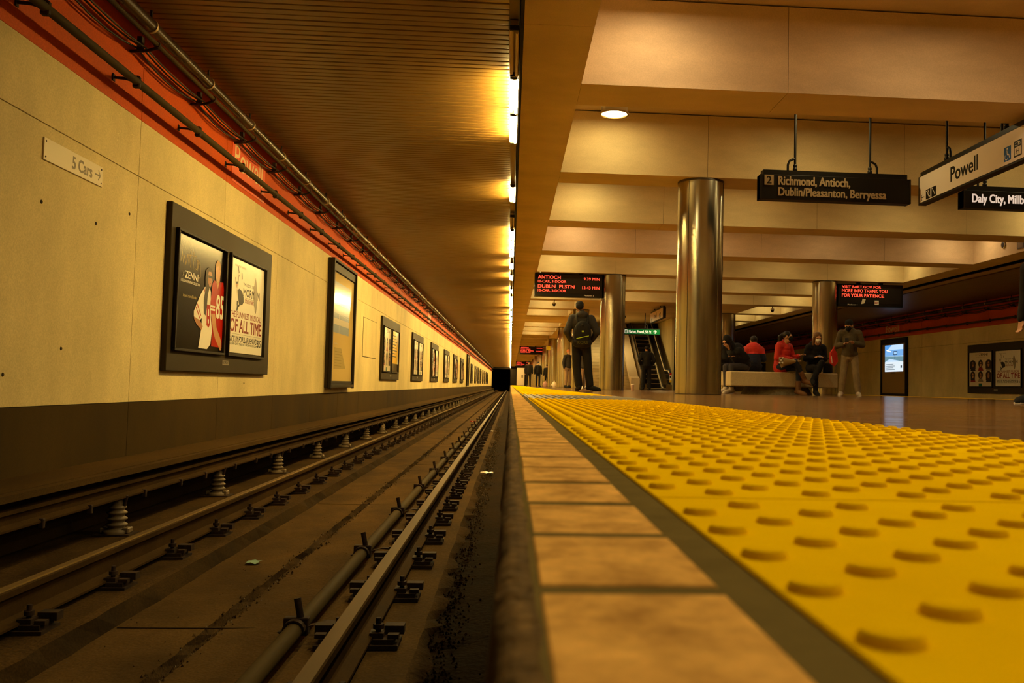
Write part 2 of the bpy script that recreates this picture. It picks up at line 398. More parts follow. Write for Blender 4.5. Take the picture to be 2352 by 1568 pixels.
# ---- ceilings
b = MB()
b.box(XW-.02, Y0, ZT+.07, -.10, Y1+30, ZT+.15, M_BLACKC)                 # dark plenum over the slats
b.box(XP+.1, Y0, ZT+.07, XRW+.02, Y1, ZT+.15, M_BLACKC)
b.box(-.10, Y0, 4.60, XP+.1, Y1, 4.75, M_BLACKC)
b.box(.05, Y0, ZS+1.02, XP-.05, Y1, ZS+1.06, M_BEAM)                     # coffer lid
CEIL = st('ceiling', b, label='cream coffered ceiling over the platform')
def slat(x0, x1, n):
    t = MB(); prof = [(-.0485, .034), (-.0485, .006), (-.044, .001), (-.038, 0), (.038, 0), (.044, .001), (.0485, .006), (.0485, .034)]
    vs = [(x, p[0], p[1]) for x in (x0, x1) for p in prof]; m_ = len(prof)
    t.add(vs, [(i, i+1, m_+i+1, m_+i) for i in range(m_-1)], M_SLAT); return t.mesh(n)
sm = slat(XW+.015, -.088, 'ceiling_slat'); y = 6.96; k = 0
SLP = .1155
while k < 290:
    link('ceiling_slat', sm, CEIL, (0, y, ZT+random.uniform(-.0015, .0015))); y += SLP; k += 1
def slat_run(name, x0, x1, ya, yb, p, par):
    t = MB(); vs = []; fs = []; y = ya
    while y < yb:
        o_ = len(vs); h = p*.42
        for x in (x0, x1):
            for dy, dz in ((-h, .03), (-h+.006, 0), (h-.006, 0), (h, .03)): vs.append((x, y+dy, ZT+dz))
        for i in range(3): fs.append((o_+i, o_+i+1, o_+5+i, o_+4+i))
        y += p
    t.add(vs, fs, M_SLAT); st(name, t, par, kind='stuff')
slat_run('ceiling_slat_run', XW+.015, -.088, y, Y1, SLP, CEIL)
slat_run('ceiling_slat_run', XW+.015, -.088, Y0, 6.9, SLP, CEIL)
slat_run('ceiling_slat_run', XP+.088, XRW-.015, Y0, Y1, .1155, CEIL)
# edge soffits
def soffit(x0, x1, nm, face_in):
    t = MB()
    ys = [Y0]+[8.42+4.88*i for i in range(0, 33)]
    ys = [v for v in ys if v < Y1]+[Y1]
    for a, c in zip(ys, ys[1:]): t.box(x0, a+.003, ZS, x1, c-.003, ZS+1.02, M_BEAM)
    return st(nm, t, CEIL)
soffit(.045, .715, 'edge_soffit', 1); soffit(XP-.715, XP-.045, 'edge_soffit', -1)
# beams with face joints at column lines
def beam_pieces(y0, y1, x0, x1):
    cuts = [x0]+[c for c in (3.09, 6.35, 9.60) if x0 < c < x1]+[x1]
    t = MB()
    for a, c in zip(cuts, cuts[1:]): t.box(a+.003, y0, ZS, c-.003, y1, ZS+1.0, M_BEAM)
    t.box(x0, y0+.006, ZS+.006, x1, y1-.006, ZS+1.0, M_JOINT)
    return t
for k in range(-4, 37):
    y = BEAM0+PITCH*k
    if y+BW > Y1: break
    narrow = k >= 7
    t = beam_pieces(y, y+BW, .715, 2.72 if narrow else XP-.715)
    st('beam', t, CEIL)
    if narrow: st('beam', beam_pieces(y, y+BW, 10.0, XP-.715), CEIL)
# solid soffit over the central zone before the stairs, and flanking strips beyond
t = MB(); t.box(2.72, BEAM0+PITCH*6+BW, ZS, 10.0, 49.0, ZS+.5, M_BEAM); t.box(2.72, 49, ZS, 3.5, Y1, ZS+1, M_BEAM); t.box(9.2, 49, ZS, 10.0, Y1, ZS+1, M_BEAM)
t.box(.715, 44.5, ZS+.0, 2.72, 48.2, ZS+.5, M_BEAM)
st('solid_soffit', t, CEIL)
# lamp channels at both edges
b = MB(); b.box(-.088, Y0, ZT+.02, .0, Y1, ZT+.10, M_CHAN); b.box(.012, Y0, ZT-.10, .040, Y1, ZS+.3, M_BLACKC); st('trim_3', b, label='brown lamp channel above the near platform edge')
b = MB(); b.box(XP, Y0, ZT+.02, XP+.088, Y1, ZT+.10, M_CHAN); st('trim_4', b, label='brown lamp channel above the far platform edge')
# end and back walls, tunnel
b = MB(); b.box(-.02, Y1, -1.4, XRW, Y1+.3, 4.6, M_BLACKC); b.box(XW-.3, Y1, ZT-.35, 0, Y1+.3, ZT+.4, M_BLACKC)
st('wall_end', b, label='dark end wall of the station beside the tunnel mouth')
b = MB(); b.box(XW-.3, Y1+30, -1.4, .3, Y1+30.3, 4, M_BLACKC); b.box(XW-.3, Y1, -1.4, XW, Y1+30, 4, M_BLACKC); b.box(0, Y1+.3, -1.4, .3, Y1+30, 4, M_BLACKC); st('wall_tunnel', b, label='black tunnel beyond the station')
b = MB(); b.box(XW-.3, Y0-.3, -1.4, XRW+.3, Y0, 4.7, M_BEAM); st('wall_back', b, label='plain wall behind the platform')
# ---- central core around the stairs
b = MB()
b.box(3.5, 44.0, 0, 3.62, 60, 7.0, M_CREAM); b.box(9.08, 53.0, 0, 9.2, Y1, 3.6, M_CREAM); b.box(3.5, 60, 0, 3.62, Y1, 3.6, M_CREAM)
b.box(7.72, 43.2, 0, 7.84, 60, 7.0, M_CREAM); b.box(3.5, 60, 0, 9.2, 60.15, 7.0, M_CREAM)
b.box(7.84, 44.0, 0, 9.2, 53.1, 3.6, M_BLACKC)
b.box(3.5, 49, 7.0, 7.84, 60, 7.1, M_BLACKC); b.box(3.5, 48.9, 3.5, 7.84, 49, 7.1, M_BEAM)
st('wall_core', b, label='cream enclosure of the stairwell in mid platform')
b = MB(); b.box(3.5, 48.7, 3.30, 9.2, 48.9, 3.5, M_CREAM); st('trim_5', b, label='pale lintel over the stairs')
# stairs (light concrete steps)
b = MB()
sx0, sx1, sy, n = 3.62, 5.78, 43.0, 34
STAIR = thing('staircase', 'pale concrete public stairs rising beside the escalator', 'stairs', (0, 0, 0))
me = None
for i in range(n):
    if me is None:
        t = MB(); t.box(0, 0, 0, sx1-sx0, .30, .165, M_CONC, bev=.008); t.box(0, .0, .165, sx1-sx0, .05, .168, M_FRAME); me = t.mesh('step')
    link('step', me, STAIR, (sx0, sy+.29*i, .165*i+.0))
t = MB(); t.prism([(sy+.3, 0), (sy+.29*n, 0), (sy+.29*n, .165*n-.02), (sy+.3, .0)], 'x', sx0+.01, sx1-.01, M_CONCD); t.build('stringer', STAIR)
# ================================================================== COLUMNS
def column_mesh():
    t = MB(); r = .375
    t.lathe([(r, 0), (r, ZS-.035)], M_STEEL, 64, (0, 0, 0), True, False)
    t.lathe([(r+.006, ZS-.035), (r+.006, ZS-.002)], M_STEELD, 48, (0, 0, 0), True, True)
    return t.mesh('cladding')
cm = column_mesh()
t = MB()
for a in (-2.30, -.4, 1.2): t.box(.3755*math.cos(a)-.003, .3755*math.sin(a)-.003, .01, .3755*math.cos(a)+.003, .3755*math.sin(a)+.003, ZS-.04, M_FRAME)
seam = t.mesh('seam'); t = MB(); t.lathe([(.379, 0), (.379, .012)], M_STEELD, 48); colbase = t.mesh('base_ring')
labs = {(0, 0): 'largest brushed steel column, nearest the camera, left of the black destination signs', (0, 1): 'brushed steel column beside the near red departure board',
        (1, 1): 'brushed steel column behind the bench, left of the red message board', (1, 2): 'brushed steel column behind the seated people, half hidden by the largest column',
        (0, 3): 'small distant steel column beside the standing backpacker', (0, 4): 'second small distant steel column, farther than the backpacker'}
for r_, x in enumerate((3.06, 9.66)):
    for k in range(-1, 11):
        y = 14.66+12.72*k
        lab = labs.get((r_, k), 'brushed steel column in the far part of the %s row' % ('near' if r_ == 0 else 'far'))
        if k == -1: lab = 'brushed steel column behind the camera position, %s row' % ('near' if r_ == 0 else 'far')
        c = thing('steel_column', lab, 'column', (x, y, 0), kind='thing', group='steel platform columns')
        link('cladding', cm, c); link('seam', seam, c); link('base_ring', colbase, c)
# ================================================================== LAMPS
def tube_fixture(on):
    r = thing('tube_lamp', 'x', 'lamp', (0, 0, 0))
    h = MB(); h.box(-.035, .0, -.0, .035, 1.24, .045, M_CHAN); h.box(-.04, .0, -.045, .04, .03, .0, M_FRAME); h.box(-.04, 1.21, -.045, .04, 1.24, .0, M_FRAME)
    h.build('lamp_housing', r)
    for sx, dy in ((-.026, 0), (.026, .06)):
        t = MB(); t.tube([(sx, .02+dy, -.028), (sx, 1.16+dy, -.028)], .019, M_TUBE if on else M_TUBEOFF, 8); o = t.build('tube', r)
    return r
ON = tube_fixture(True); OFF = tube_fixture(False)
seq = []
for y in (-6.6, -5.3): seq.append((y, 0))
seq += [(7.93, 0), (9.22, 1), (10.50, 1), (14.35, 1), (16.95, 0), (18.5, 1), (19.8, 1), (21.1, 1), (23.45, 1), (26.1, 1), (29.95, 1), (32.4, 1), (33.7, 1), (35.0, 1), (36.3, 1)]
y = 38.9; random.seed(3)
while y < Y1-1.5:
    seq.append((y, 1)); y += 1.3 if random.random() < .45 else 2.3
random.seed(11)
fo = {1: True, 0: True}
for y, s in seq:
    src = ON if s else OFF
    lab = ('lit twin tube lamp in the far part of the lamp row over the track edge' if y > 27 else 'unlit twin tube lamp over the track edge behind the camera position' if y < 5 else
           {9.22: 'lit twin tube lamp, nearest lit one over the track edge', 10.5: 'lit twin tube lamp, second lit one over the track edge', 14.35: 'lit twin tube lamp standing alone between two gaps in the lamp row', 18.5: 'lit twin tube lamp just past the farther unlit one', 19.8: 'lit twin tube lamp, middle of a run of three', 21.1: 'lit twin tube lamp, far end of a run of three', 23.45: 'lit twin tube lamp, first short one after the run of three', 26.1: 'lit twin tube lamp, second short one after the run of three',
            7.93: 'unlit twin tube lamp nearest the camera', 16.95: 'unlit twin tube lamp farther down the lamp row'}[y])
    o = src if fo[s] else copy_tree(src)
    fo[s] = False; o.location = (-.044, y, ZT-.045); o['label'] = lab; o['group'] = 'tube lamps over the near platform edge'
# coffer downlights: drum fixtures on the coffer lids, each with its own light
def drum(zdrop):
    t = MB(); t.lathe([(.15, .1), (.17, .08), (.17, .0)], M_WHITE, 28, caps=False); t.lathe([(.17, 0), (.185, 0), (.185, -.016), (.165, -.016)], M_RING, 28, caps=False)
    return t.mesh('drum')
dm = drum(0); t = MB(); t.lathe([(.164, .02), (.15, -.008), (.1, -.016)], mat('lamp_diffuser', DOWN_COL, emit=9.), 28); df = t.mesh('diffuser')
t = MB(); t.tube([(0, 0, .09), (0, 0, .93)], .012, M_STEELD, 8); stem = t.mesh('stem')
def downlight(x, y, z, power, lab, col=DOWN_COL):
    r = thing('downlight', lab, 'lamp', (x, y, z), group='drum downlights in the coffers')
    link('drum', dm, r); link('diffuser', df, r)
    if z < 4: link('stem', stem, r)
    ld = bpy.data.lights.new('downlight', 'AREA'); ld.shape = 'DISK'; ld.size = .30; ld.energy = power; ld.color = col; ld.spread = PI
    lo = bpy.data.objects.new('downlight_lamp', ld); C.objects.link(lo); lo.parent = r; lo.location = (0, 0, -.03)
    return r
downlight(1.21, 11.10, 3.50, DOWN_W*1.2, 'bright round drum downlight hanging near the track side of the platform ceiling')
for k in range(-3, 12):
    yc = BEAM0+PITCH*k+BW+(PITCH-BW)/2
    xs = (1.45, 4.6, 8.0, 11.2) if k < 8 else (1.5, 11.2)
    if 4 <= k: xs = tuple(x for x in xs if True)
    for i, x in enumerate(xs):
        if k in (6, 7) and 2.7 < x < 10: continue
        downlight(x, yc+(.9 if i in (0, 3) else .3), 4.40, DOWN_W*(1.8 if k < -2 else 4.6 if k < -1 else 1.1 if k < 0 else 1.0)*(.72 if x > 7 else 1), 'drum downlight recessed high in a coffer above the beams', (1, .68, .42) if k in (-1, 2) else DOWN_COL)  # unseen bays nearest the camera are boosted to light the foreground tiles
# stairwell lamps; the two low ones are added to brighten steps and escalator
downlight(6.9, 51.5, 6.6, 90, 'drum downlight high in the stairwell above the escalator')
downlight(4.7, 44.6, 3.42, 60, 'added fill downlight over the foot of the stairs')
downlight(6.7, 40.2, 3.42, 45, 'added fill downlight over the foot of the escalator')
# ================================================================== TRACK
def rail(x, nm, lab):
    t = MB(); p = [(-.07, -.17), (-.07, -.158), (-.012, -.135), (-.010, -.045), (-.036, -.034), (-.036, -.006), (-.030, 0)]
    t.prism([(a+x, b-.92) for a, b in p]+[(-a+x, b-.92) for a, b in p[::-1]], 'y', Y0, Y1+30, M_RAIL)
    o = t.build(nm, None, label=lab, category='rail'); fix_normals(o)
    h = MB(); h.box(x-.030, Y0, -.9205, x+.030, Y1+30, -.9185, M_RAILTOP); h.build('rail_head', o, label='worn running surface')
    if x < -1: h = MB(); h.box(x+.012, Y0, -.9186, x+.030, Y1+30, -.9180, M_HILITE); h.build('highlight_line', o, label='bright highlight line')  # bright strip paints the highlight along this rail's edge
    return o
RL = rail(-2.34, 'running_rail', 'steel running rail nearer the poster wall'); RR = rail(-.672, 'running_rail', 'steel running rail nearer the platform edge')
def fastener(det):
    t = MB()
    t.box(-.19, -.09, -1.128, .19, .09, -1.108, M_RUST)
    for s in (-1, 1):
        t.box(min(s*.075, s*.17), -.07, -1.108, max(s*.075, s*.17), .07, -1.085, M_RUST)
        t.box(min(s*.115, s*.205), .02, -1.085, max(s*.115, s*.205), .085, -1.045, M_RUST)
        t.box(min(s*.055, s*.12), -.05, -1.085, max(s*.055, s*.12), .035, -1.062, M_RUST)
        t.tube([(s*.092, -.01, -1.07), (s*.092, -.01, -1.00)], .013, M_RUST, 6)
        if det: t.tube([(s*.092, -.01, -1.05), (s*.092, -.01, -1.028)], .026, M_RUST, 6); t.box(min(s*.14, s*.19), -.06, -1.085, max(s*.14, s*.19), -.02, -1.065, M_RUST)
    return t.mesh('rail_fastener')
fm, fm2 = fastener(True), fastener(False)
for R_, x, ys in ((RL, -2.34, 3.61), (RR, -.672, 3.40)):
    for k in range(178): link('rail_fastener', fm if k < 30 else fm2, R_, (x, ys+.914*k, 0))
# middle pipe
t = MB(); t.tube([(-1.01, Y0, -1.118), (-1.01, Y1, -1.118)], .042, M_PIPE, 14)
PP = t.build('track_pipe', None, label='long round pipe lying between the rails', category='pipe')
t = MB()
pts = [(-.075, .0)]+[(-.055*math.cos(a), .055*math.sin(a)) for a in [i*PI/8 for i in range(9)]]+[(.075, .03), (.15, .05), (.24, .045)]
outer = [(p[0], p[1]-1.118) for p in pts]; inner = [(p[0]*.86, (p[1]-.008)-1.118) for p in pts]
for i in range(len(outer)-1):
    t.prism([outer[i], outer[i+1], inner[i+1], inner[i]], 'y', -.02, .02, M_RUST)
t.tube([(.02, .05, -1.07), (-.002, .06, -.975)], .018, M_RUST, 7); t.box(-.06, .03, -1.15, .06, .075, -1.062, M_RUST, bev=.006)
clm = t.mesh('pipe_clamp')
for k in range(80): link('pipe_clamp', clm, PP, (-1.01, 2.52+1.985*k, 0))
# third rail with cover board
t = MB(); zt = -.735
p = [(-.05, -.125), (-.05, -.112), (-.012, -.09), (-.012, -.035), (-.04, -.026), (-.04, 0)]
t.prism([(a-3.03, b+zt) for a, b in p]+[(-a-3.03, b+zt) for a, b in p[::-1]], 'y', Y0, Y1, M_RAIL)
TR = t.build('third_rail', None, label='rusty power rail on ribbed porcelain insulators beside the wall', category='rail'); fix_normals(TR)
t = MB(); t.lathe([(.10, 0), (.10, .025), (.062, .035), (.060, .05), (.080, .062), (.080, .070), (.060, .082), (.060, .096), (.078, .108), (.078, .116), (.058, .128), (.058, .142), (.075, .154), (.075, .162), (.056, .174), (.056, .186), (.068, .196), (.068, .204), (.045, .215), (.035, .262)], M_PORC, 16)
t.box(-.14, -.11, -.012, .14, .11, 0, M_RUST); t.tube([(.05, 0, .20), (.07, 0, .29)], .014, M_RUST, 6)
for s in (-1, 1): t.box(s*.085-.025, -.05, 0, s*.085+.025, .05, .045, M_PORC, bev=.008)
im = t.mesh('insulator')
for k in range(66): link('insulator', im, TR, (-3.05, 4.92+2.46*k, -1.135))
t = MB(); t.box(-.018, -.016, -.045, .018, .016, .02, M_RUST, bev=.005); bm_ = t.mesh('hook_bolt')
for k in range(60): link('hook_bolt', bm_, TR, (-2.985, 4.3+.82*k+(.15 if k % 3 else 0), zt-.12))
t = MB(); t.box(XW+.004, Y0, -.655, -3.03, Y1, -.630, M_COVER); t.box(-3.022, Y0, -.662, -2.95, Y1, -.636, M_COVER); t.box(-2.965, Y0, -.675, -2.945, Y1, -.632, M_COVER); t.box(XW+.004, Y0, -.69, XW+.03, Y1, -.655, M_RUST)
CV = t.build('cover_board', None, label='dusty flat board covering the power rail along the wall', category='board')
t = MB(); t.prism([(XW, -.66), (-3.2, -.66), (XW, -1.05)], 'y', -.02, .02, M_RUST); bkm = t.mesh('bracket')
for k in range(60): link('bracket', bkm, CV, (0, 6.1+2.46*k, 0))
# ================================================================== WALL PIPES
def pipes(sgn):
    X = (lambda d: XW+d) if sgn > 0 else (lambda d: XRW-d); far = '' if sgn > 0 else ' on the far wall'
    nb = 108 if sgn > 0 else 70; ys = 1.76; st_ = 1.525
    t = MB(); t.tube([(X(.20), Y0, 2.605), (X(.20), Y1, 2.605)], .034, M_PIPE, 12); a = t.build('conduit', None, label='grey round conduit held off the red band'+far, category='pipe')
    t = MB(); t.tube([(X(.01), 0, 2.635), (X(.10), 0, 2.63), (X(.20), 0, 2.605)], .013, M_RUST, 6); t.box(X(.20)-.03, -.025, 2.55, X(.20)+.03, .025, 2.655, M_RUST, bev=.01); t.box(min(X(.003), X(.012)), -.02, 2.605, max(X(.003), X(.012)), .02, 2.665, M_RUST); m1 = t.mesh('bracket')
    for k in range(nb): link('bracket', m1, a, (0, ys+.0+st_*k, 0))
    t = MB(); t.tube([(X(.20), Y0, 3.185), (X(.20), Y1, 3.185)], .058, M_PIPEB, 16); a = t.build('main_pipe', None, label='dark glossy pipe with pale rings under the ceiling corner'+far, category='pipe')
    t = MB(); t.lathe([(.062, -.015), (.066, -.012), (.066, .012), (.062, .015)], M_RING, 16); r = t.mesh('r')
    t = MB(); t.tube([(X(.20), -.014, 3.185), (X(.20), .014, 3.185)], .066, M_RING, 16); t.tube([(X(.2), 0, 3.25), (X(.2), 0, 3.325)], .012, M_RUST, 6); m2 = t.mesh('pipe_ring')
    for k in range(nb): link('pipe_ring', m2, a, (0, .47+st_*k, 0))
    t = MB(); t.tube([(X(.245), Y0, 3.035), (X(.245), Y1, 3.035)], .022, M_PIPE, 8); a = t.build('conduit', None, label='thin conduit with sagging cables just below the dark glossy pipe'+far, category='pipe')
    t = MB(); t.tube([(X(.01), 0, 2.97), (X(.16), 0, 2.98), (X(.25), 0, 3.01)], .014, M_RUST, 6); t.box(X(.1)-.02, -.03, 2.97, X(.1)+.02, .03, 3.10, M_RUST); t.tube([(X(.245), -.02, 3.035), (X(.245), .02, 3.035)], .03, M_RUST, 8); m3 = t.mesh('bracket')
    for k in range(nb): link('bracket', m3, a, (0, .52+st_*k, 0))
    for d, sag, z in ((.07, .07, 3.0), (.11, .045, 3.01), (.15, .03, 3.0)):
        t = MB(); pts = []
        for k in range(nb):
            for q in range(5 if k < 40 else 2):
                f = q/(5 if k < 40 else 2); pts.append((X(d), .52+st_*(k+f), z-sag*4*f*(1-f)))
        t.tube(pts, .009, M_CABLE, 5); t.build('sagging_cable', a)
pipes(1); pipes(-1)
# ================================================================== POSTERS (flat print), local x along reading direction, front -y
P_BLK = flat('100c0a', .2); P_BLK2 = flat('211c18', .3); P_WHT = flat('f2ead8', .22); P_RED = flat('b01f12', .25); P_MAR = flat('8c1a12', .3); P_SKIN = flat('a8714a', .3); P_SK2 = flat('c58f63', .3)
P_GRY = flat('8d8270', .3); P_HAIR = flat('2a1a12', .4); P_BLOND = flat('b48a4a', .4); P_YEL = flat('e8b818', .3); P_BLUE = flat('2a5fa8', .3); P_GRN = flat('1d6a58', .3); P_TXT = flat('1b1714', .4); P_GOLD = flat('b49a58', .4); P_PALE = flat('d9cdb4', .3)
def poster_black():
    p = Print(sx=1.6, sz=1.21)
    p.rect(-.015, .005, .955, .978, P_BLK)
    sc = [(.075, .74), (.09, .83), (.115, .73), (.13, .80), (.16, .72), (.19, .82), (.215, .73), (.25, .86), (.245, .71)]
    p.stroke(sc, .006, P_GOLD); p.stroke([(.20, .815), (.36, .825)], .005, P_GOLD); p.stroke([(.30, .86), (.295, .70)], .005, P_GOLD)
    p.stroke([(.33, .80), (.325, .72), (.36, .71), (.375, .80), (.39, .79), (.37, .70), (.42, .80), (.44, .66), (.41, .64)], .006, P_GOLD)
    p.text('x', .105, .615, .14, .66, P_GRY); p.text('ZENNI', .155, .612, .395, .672, P_WHT, .03)
    p.text('EXCLUSIVE EYEWEAR COLLECTION', .08, .572, .44, .594, P_WHT, .01)
    p.text('zenni.com/kittle', .127, .448, .377, .476, P_GOLD, .01)
    # woman in white jersey
    p.poly([(.536, .584), (.444, .49), (.341, .345), (.345, .297), (.464, .273), (.502, .298), (.5, .208), (.454, .025), (.63, .023), (.699, .07), (.719, .198), (.686, .317), (.669, .501), (.664, .556), (.627, .598)], P_WHT)
    p.poly([(.345, .297), (.464, .273), (.529, .224), (.50, .185), (.48, .198), (.40, .235), (.352, .275)], P_SKIN)
    p.stroke([(.40, .415), (.482, .315)], .012, P_RED); p.stroke([(.375, .385), (.462, .29)], .012, P_RED); p.poly([(.515, .55), (.54, .53), (.535, .575)], P_RED)
    p.poly([(.59, .43), (.66, .43), (.672, .25), (.645, .22), (.60, .24)], P_RED); p.poly([(.615, .39), (.64, .39), (.645, .33), (.62, .33)], P_WHT); p.poly([(.62, .30), (.645, .30), (.648, .26), (.625, .262)], P_WHT)
    # man in red jersey
    p.poly([(.688, .635), (.727, .674), (.80, .66), (.86, .675), (.93, .68), (.952, .60), (.952, .05), (.712, .053), (.721, .179), (.683, .354), (.663, .454)], P_RED)
    p.poly([(.752, .70), (.747, .813), (.775, .85), (.822, .836), (.853, .755), (.845, .68), (.81, .60), (.775, .66)], P_SK2)
    p.poly([(.742, .76), (.747, .83), (.785, .875), (.84, .86), (.86, .78), (.85, .72), (.84, .80), (.80, .82), (.76, .80)], P_BLOND); p.poly([(.765, .70), (.80, .665), (.84, .69), (.83, .655), (.80, .64), (.77, .66)], P_BLOND)
    p.poly([(.683, .354), (.769, .363), (.814, .234), (.90, .15), (.935, .10), (.94, .03), (.915, .02), (.876, .057), (.80, .12), (.753, .182)], P_SK2)
    for a in (.405, .375): p.poly([(.67, a+.028), (.765, a+.03), (.765, a+.012), (.67, a+.010)], P_WHT)
    p.text('85', .79, .325, .953, .545, P_WHT, .025)
    # woman's head and hair
    p.poly([(.538, .667), (.545, .74), (.60, .775), (.66, .765), (.70, .72), (.697, .655), (.66, .60), (.629, .588), (.60, .52), (.59, .40), (.575, .324), (.54, .34), (.53, .42), (.53, .483), (.55, .56)], P_HAIR)
    p.poly([(.588, .70), (.60, .735), (.65, .74), (.68, .70), (.682, .652), (.65, .60), (.625, .598), (.599, .631)], P_SKIN); p.stroke([(.595, .69), (.68, .69)], .022, P_TXT); p.stroke([(.63, .628), (.66, .63)], .010, P_MAR)
    return p.mesh('poster')
def poster_musical():
    p = Print(sx=1.6, sz=1.21)
    p.rect(-.005, .02, .935, .972, P_WHT)
    p.text('THE BOOK OF', .352, .725, .648, .757, P_TXT, .02); p.text('MORM', .358, .618, .66, .702, P_TXT, .02); p.text('N', .752, .618, .815, .702, P_TXT, .03); p.blob(.705, .66, .035, .04, P_GOLD)
    p.text('FROM THE CREATORS OF', .409, .597, .65, .608, P_TXT); p.text('SOUTH PARK', .409, .550, .651, .590, P_MAR, .03)
    p.text('THE FUNNIEST MUSICAL', .04, .380, .876, .442, P_MAR, .016); p.text('OF ALL TIME', .05, .233, .896, .362, P_MAR, .03)
    p.rect(.04, .210, .89, .2125, P_GRY); p.text('BACK BY POPULAR DEMAND', .04, .130, .778, .190, P_TXT, .014)
    p.text('GOLDEN GATE THEATRE  BROADWAYSF.COM', .036, .100, .787, .122, P_TXT, .01); p.text('B S', .80, .105, .895, .185, P_TXT, .02)
    p.text('NINE TONY AWARDS', .12, .895, .40, .915, P_GRY)
    # leaping figure in black trousers
    p.blob(.178, .715, .016, .028, P_SK2); p.poly([(.163, .74), (.195, .745), (.19, .72), (.165, .72)], P_TXT)
    p.poly([(.165, .69), (.20, .69), (.225, .655), (.20, .62), (.168, .64)], P_PALE); p.stroke([(.17, .68), (.13, .78)], .012, P_GRY); p.stroke([(.20, .68), (.22, .82), (.24, .80)], .010, P_GRY)
    p.poly([(.196, .66), (.25, .68), (.322, .657), (.365, .60), (.371, .555), (.336, .523), (.275, .51), (.259, .504), (.235, .56), (.215, .60)], P_TXT)
    p.poly([(.255, .52), (.20, .50), (.19, .45), (.21, .44), (.225, .48), (.26, .50)], P_TXT); p.poly([(.19, .547), (.215, .55), (.215, .505), (.192, .50)], P_TXT)
    p.poly([(.679, .859), (.655, .76), (.642, .657), (.69, .48), (.72, .469), (.745, .55), (.758, .672), (.71, .80)], P_GRY)
    for s in ('v', '~'): pass
    p.poly([(.195, .90), (.215, .83), (.225, .84), (.205, .905)], P_TXT); p.poly([(.29, .84), (.305, .78), (.315, .79), (.30, .85)], P_TXT)
    return p.mesh('poster')
def poster_heads(dark=False):
    p = Print(sx=1.6, sz=1.21)
    p.rect(0, .01, .95, .975, P_PALE if not dark else P_WHT)
    p.text('zip by', .25, .89, .40, .925, P_GRY); p.text('ZENNI', .41, .875, .76, .94, P_TXT, .03); p.text('THE NEW COLLECTION', .28, .825, .64, .845, P_GRY)
    hc = [P_HAIR, P_TXT, P_HAIR]; 
    for r_ in range(2):
        for c in range(3):
            x = .15+.325*c; z = .60-.32*r_; rnd = random.Random(c+3*r_)
            w_ = .06+.04*rnd.random()
            p.poly([(x-.10, z-.15), (x+.12, z-.15), (x+.07, z-.05), (x-.07, z-.05)], [P_TXT, P_MAR, P_GRY][(c+r_) % 3])
            p.blob(x, z+.05, w_+.03, .11, hc[c]); p.rect(x-w_-.02, z-.10, x+w_+.02, z+.04, hc[(c+r_) % 3]) if c != 1 else None
            p.blob(x, z+.03, .04, .075, [P_SKIN, P_SK2, P_SKIN][(c+r_) % 3]); p.rect(x-.04, z+.04, x+.04, z+.06, P_TXT)
    p.rect(.40, .01, .54, .09, P_GRN)
    return p.mesh('poster')
def poster_yellow():
    p = Print(sx=1.6, sz=1.21)
    p.rect(0, .01, .95, .975, P_YEL); p.rect(0, .01, .95, .20, P_BLK2)
    for i in range(8): p.rect(.08, .85-.07*i, .55+.1*(i % 3), .87-.07*i, P_TXT)
    p.poly([(.55, .975), (.95, .975), (.95, .2), (.80, .2), (.9, .6)], P_WHT)
    return p.mesh('poster')
PO = {'A': poster_black(), 'B': poster_musical(), 'H': poster_heads(), 'Y': poster_yellow()}
def bm_board():
    b = MB(); W_, z0, z1 = 3.76, .155, 1.84
    b.box(0, -.06, z0, W_, 0, z1, M_BOARD, bev=.006); return b.mesh('backing_panel')
def bm_frame():
    b = MB(); x0, x1, z0, z1, t = -.035, 1.545, -.025, 1.215, .028
    for a in ((x0, z0, x1, z0+t), (x0, z1-t, x1, z1), (x0, z0+t, x0+t, z1-t), (x1-t, z0+t, x1, z1-t)): b.box(a[0], -.10, a[1], a[2], -.061, a[3], M_FRAME, bev=.004)
    return b.mesh('poster_frame')
bb, bf = bm_board(), bm_frame()
p = Print(y=-.061); p.rect(0, 0, .24, .055, P_GRY); p.text('OUTFRONT', .01, .012, .23, .043, P_TXT, .03); plate = p.mesh('name_plate')
def board(loc, rz, a, b_, label):
    r = thing('poster_board', label, 'poster board', loc, rz, group='twin poster boards on the trackside walls')
    link('backing_panel', bb, r)
    for i, (k, x) in enumerate(((a, .15), (b_, 1.88))):
        f = link('poster_frame', bf, r, (x, 0, .385)); link('poster', PO[k], f, (0, -.066, 0))
    link('name_plate', plate, r, (1.75, 0, .25))
    return r
OFFX = XW+.0
board((OFFX, 9.17, 0), PI/2, 'A', 'B', 'large poster board with a black portrait poster and white musical poster, nearest on the wall')
specs = [(24.1, 'H', 'Y', 'poster board with a yellow poster, first one after the tall display case'), (31.6, 'H', 'H', 'second poster board past the tall display case'), (39.0, 'A', 'B', 'third poster board past the tall display case'),
         (46.7, 'B', 'H', 'fourth poster board past the tall display case'), (54.3, 'H', 'A', 'fifth poster board past the tall display case'), (62.0, 'B', 'A', 'sixth poster board past the tall display case, last before a narrow case')]
for y, a, b_, l in specs: board((OFFX, y, 0), PI/2, a, b_, l)
for i, y in enumerate((78.4, 87, 95.2, 102.5, 111, 119, 127, 135)): board((OFFX, y, 0), PI/2, 'H', 'B', 'small far poster board deep along the cream wall, beyond the distant narrow case')
board((XRW, 30.98, 0), -PI/2, 'H', 'B', 'poster board on the far wall with six portraits and the white musical poster')
for y, q in ((60.3, 'first'), (68, 'second'), (76, 'third')): board((XRW, y, 0), -PI/2, 'H', 'A', 'dim poster board on the far wall behind the bench, %s past the blue screen' % q)
